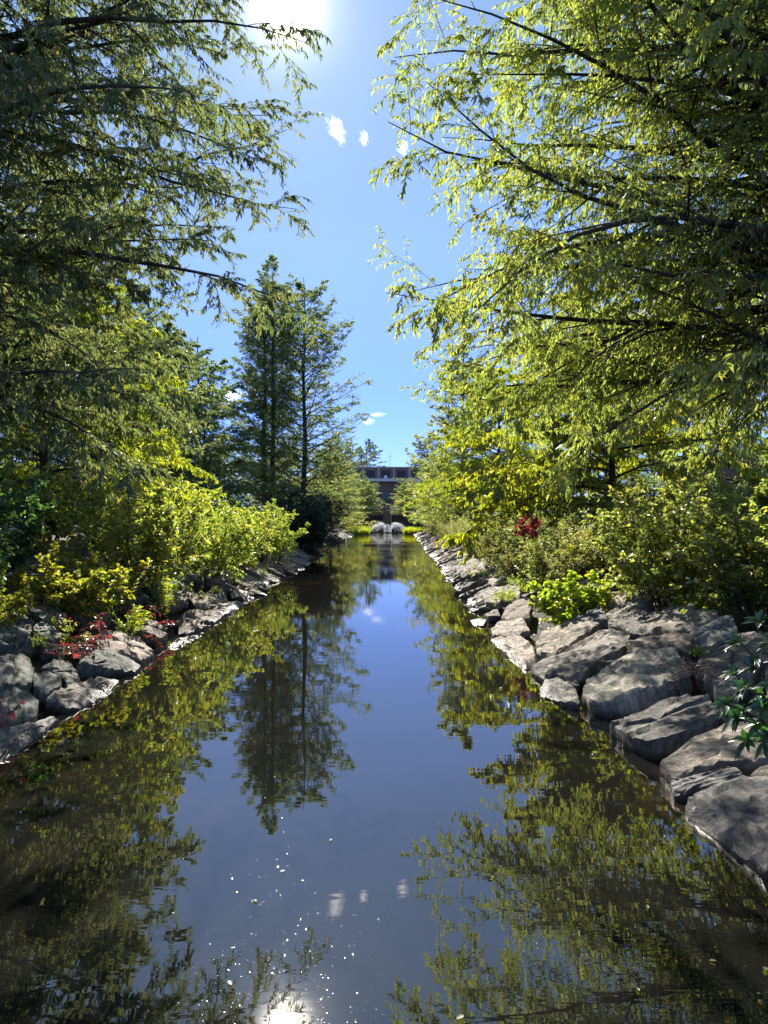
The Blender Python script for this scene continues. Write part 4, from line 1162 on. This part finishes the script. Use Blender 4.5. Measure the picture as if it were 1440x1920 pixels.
bd = empty('flat_roofed_building', (2, 190, 0)); tag(bd, 'brown brick building with flat roof and white fascia seen at the end of the channel', 'building')
boxes('wall', [(-26, 26, 0, 22, -.5, 10.9)], BRICK, bd)
boxes('roof_slab', [(-27.2, 27.2, -1.6, 23.2, 10.903, 11.6)], WHITE, bd)
boxes('penthouse', [(-13, 13, 4, 18, 11.603, 14.6)], BRICK, bd)
boxes('parapet', [(-13.3, 13.3, 3.7, 18.3, 14.603, 14.9)], CONC, bd)
for i in range(12):
    x = -24.5 + 4.3 * i
    for z0 in (1.2, 5.6):
        wv = boxes('window', [(x, x + 2.7, -.06, .08, z0, z0 + 2.8)], DARKM, bd)
        boxes('pane', [(x + .12, x + 1.3, -.09, -.063, z0 + .12, z0 + 2.68), (x + 1.42, x + 2.58, -.09, -.063, z0 + .12, z0 + 2.68)], WINDOW, wv)
for i in range(6):
    x = -11.4 + 4.0 * i
    boxes('pilaster', [(x - .3, x + .3, 3.75, 3.997, 11.61, 14.6)], CONC, bd)
    boxes('louver', [(x + .8, x + 3.0, 3.93, 4.02, 12.2, 14.0)], DARKM, bd)
boxes('roof_unit', [(-1.9, -1.2, .6, 1.6, 11.603, 12.5)], WHITE, bd, .04)
mast = empty('antenna_mast', (1.6, 199, 14.9)); tag(mast, 'thin antenna mast on the roof of the flat roofed building', 'antenna')
V, F = tubes(np.array([[[0, 0, -.3], [0, 0, 2], [0, 0, 4.2]]], float), np.array([[.07, .05, .03]]), 6)
obj('mast_pole', raw_mesh('mast_pole', V, F, DARKM), mast)
boxes('mast_arm', [(-.5, .5, -.02, .02, 3.0, 3.05)], DARKM, mast)

b2 = empty('dark_brick_building', (34, 62, 0)); tag(b2, 'dark brick building glimpsed through the leaves at the right edge', 'building')
boxes('wall', [(-6, 12, 0, 14, -.5, 7.0)], BRICK, b2)
boxes('roof_slab', [(-7, 13, -1, 15, 7.003, 7.6)], DARKM, b2)
for i in range(4):
    wv = boxes('window', [(-4.5 + 4 * i, -2.3 + 4 * i, -.06, .08, 3.8, 6.0)], DARKM, b2)
    boxes('pane', [(-4.4 + 4 * i, -2.4 + 4 * i, -.09, -.063, 3.9, 5.9)], WINDOW, wv)
b3 = empty('low_brick_building', (-44, 92, 0)); tag(b3, 'low brick building glimpsed through the trees on the left', 'building')
boxes('wall', [(-12, 14, 0, 14, -.5, 8.0)], BRICK, b3)
boxes('roof_slab', [(-13, 15, -1, 15, 8.003, 8.5)], DARKM, b3)
for i in range(5):
    wv = boxes('window', [(-10 + 5 * i, -7.6 + 5 * i, -.06, .08, 4.4, 6.6)], DARKM, b3)
    boxes('pane', [(-9.9 + 5 * i, -7.7 + 5 * i, -.09, -.063, 4.5, 6.5)], WINDOW, wv)

# ------------------------------------------------------------------ floating leaves and specks
FL = [(868, 1902, 'yellow leaf floating at the bottom right of the sun glints', .05), (430, 1838, 'pale leaf floating left of the sun glints', .045), (575, 1908, 'small yellow leaf floating in the sun glints', .03),
      (1290, 1670, 'tan leaf floating near the nearest dark boulder', .05), (1213, 1704, 'pale sliver of leaf floating right of centre', .04), (1192, 1852, 'tiny yellow leaf floating at the lower right', .03),
      (1328, 1800, 'pale leaf floating at the far lower right', .035), (935, 1290, 'yellow leaf floating in front of the grey waterline slab', .07), (622, 1573, 'pinkish leaf floating in the middle of the water', .04),
      (535, 1632, 'white petal like leaf floating left of the cloud reflections', .035), (1432, 1812, 'orange leaf floating at the right picture edge', .05), (478, 1686, 'pink leaf floating at the left of the open water', .04)]
gl_ = np.random.default_rng(121)
for px, py, lab, L in FL:
    d = CAMZ * FPX / (py - CY); x = (px - CX) / FPX * d
    a = gl_.uniform(0, 6.28); dv = np.array([[math.cos(a), math.sin(a), 0.05]])
    V, F, tn = leaf_geo(np.array([[0, 0, .004]]), dv, np.array([[0, 0, 1.0]]), np.array([L]), np.array([L * .5]), fold=.12, droop=-.05, tone=np.array([gl_.uniform(0, 1)]))
    o = obj('floating_leaf', raw_mesh('floating_leaf', V, F, LF_YELLOW, tn), loc=(x, d, 0.002))
    tag(o, lab, 'leaf', 'leaves floating on the water')
# fine specks on the surface, glossy and tilted to add sun glints
n = 9000
yy = 2.9 + gl_.gamma(1.4, .75, n); xx = gl_.uniform(-3.2, 1.9, n)
r = gl_.uniform(.0005, .0018, n)[:, None] 
tl = gl_.normal(size=(n, 1, 1)) * .055; tl2 = gl_.normal(size=(n, 1, 1)) * .045
o4 = np.array([[1, 0, 0], [0, 1, 0], [-1, 0, 0], [0, -1, 0]], float)[None] * r[:, None]
V = np.stack([xx, yy, np.full(n, .003)], 1)[:, None] + o4
V[..., 2] += o4[..., 1] * tl[..., 0] + o4[..., 0] * tl2[..., 0]
F = np.arange(n * 4).reshape(-1, 4)
sp = obj('floating_glint_specks', raw_mesh('floating_glint_specks', V.reshape(-1, 3), F, plain_mat('speck', (.12, .11, .09), .12)))
tag(sp, 'fine pale specks of pollen and seed, with flakes added for sun glints, on the near water', 'debris', None, 'stuff')

# fallen leaves lying on the soil of both banks
n = 6000
gl2 = np.random.default_rng(131)
sd_ = np.where(gl2.uniform(size=n) < .5, 1, -1); yy = gl2.uniform(3, 34, n); ss = .5 + gl2.gamma(2.0, 1.1, n)
xx = np.where(sd_ > 0, edge(1, yy) + ss, edge(-1, yy) - ss)
zz = ground_h(xx, yy) + .015
a = gl2.uniform(0, 6.28, n); dv = np.stack([np.cos(a), np.sin(a), gl2.normal(size=n) * .35], 1)
V, F, tn = leaf_geo(np.stack([xx, yy, zz], 1), dv, np.array([0, 0, 1.0]) + gl2.normal(size=(n, 3)) * .4, gl2.uniform(.04, .09, n), gl2.uniform(.02, .045, n), .3, -.1, gl2.uniform(0, 1, n))
LF_LITTER = leaf_mat('litter_leaf', [(0, (.05, .032, .018)), (.6, (.13, .08, .035)), (1, (.22, .15, .05))], tfac=.3, tmul=(1.8, 1.6, 1.2))
ll = obj('leaf_litter', raw_mesh('leaf_litter', V, F, LF_LITTER, tn))
tag(ll, 'brown fallen leaves scattered over the soil of both banks', 'leaf litter', None, 'stuff')

# ------------------------------------------------------------------ clouds
def cloud_mat():
    m, N, L, out = mat('cloud_vapour')
    v = N.new('ShaderNodeVolumePrincipled')
    v.inputs['Color'].default_value = (1, 1, 1, 1); v.inputs['Anisotropy'].default_value = .5
    tc = N.new('ShaderNodeTexCoord')
    n = N.new('ShaderNodeTexNoise'); n.inputs['Scale'].default_value = 2.4; n.inputs['Detail'].default_value = 6; n.inputs['Roughness'].default_value = .68; n.inputs['Distortion'].default_value = .5
    L.new(tc.outputs['Object'], n.inputs['Vector'])
    ln = N.new('ShaderNodeVectorMath'); ln.operation = 'LENGTH'; L.new(tc.outputs['Object'], ln.inputs[0])
    su = N.new('ShaderNodeMath'); su.operation = 'MULTIPLY_ADD'; su.inputs[1].default_value = -.42; su.inputs[2].default_value = 0.0
    L.new(ln.outputs['Value'], su.inputs[0])
    ad = N.new('ShaderNodeMath'); L.new(n.outputs['Fac'], ad.inputs[0]); L.new(su.outputs[0], ad.inputs[1])
    mr = N.new('ShaderNodeMapRange'); mr.inputs[1].default_value = .22; mr.inputs[2].default_value = .52; mr.inputs[3].default_value = 0; mr.inputs[4].default_value = .028
    L.new(ad.outputs[0], mr.inputs[0]); L.new(mr.outputs[0], v.inputs['Density'])
    L.new(v.outputs[0], out.inputs['Volume'])
    return m
CLOUD = cloud_mat()
bm = bmesh.new(); bmesh.ops.create_icosphere(bm, subdivisions=3, radius=1.0)
cme = bpy.data.meshes.new('cloud'); bm.to_mesh(cme); bm.free(); cme.materials.append(CLOUD)
for px, py, d, sx, sz, rot, lab in ((630, 240, 1400, 20, 40, .5, 'small ragged white cloud below the sun'), (682, 257, 1400, 12, 18, .2, 'tiny white puff right of the ragged cloud'),
        (755, 275, 1400, 15, 20, .3, 'faint wisp of cloud beside the right tree'), (690, 790, 1800, 22, 13, 0, 'small white cloud low over the building, lower of two'),
        (707, 777, 1800, 28, 8, 0, 'thin flat cloud just above the small low cloud'), (1045, 710, 1600, 90, 36, -.4, 'white cloud showing through the right tree'), (430, 745, 1800, 60, 40, 0, 'white cloud behind the left trees')):
    c = at(px, py, d)
    o = obj('cloud', cme, loc=tuple(c)); o.scale = (sx, 25, sz); o.rotation_euler = (0, -rot, 0)
    tag(o, lab, 'cloud', 'small clouds in the blue sky')
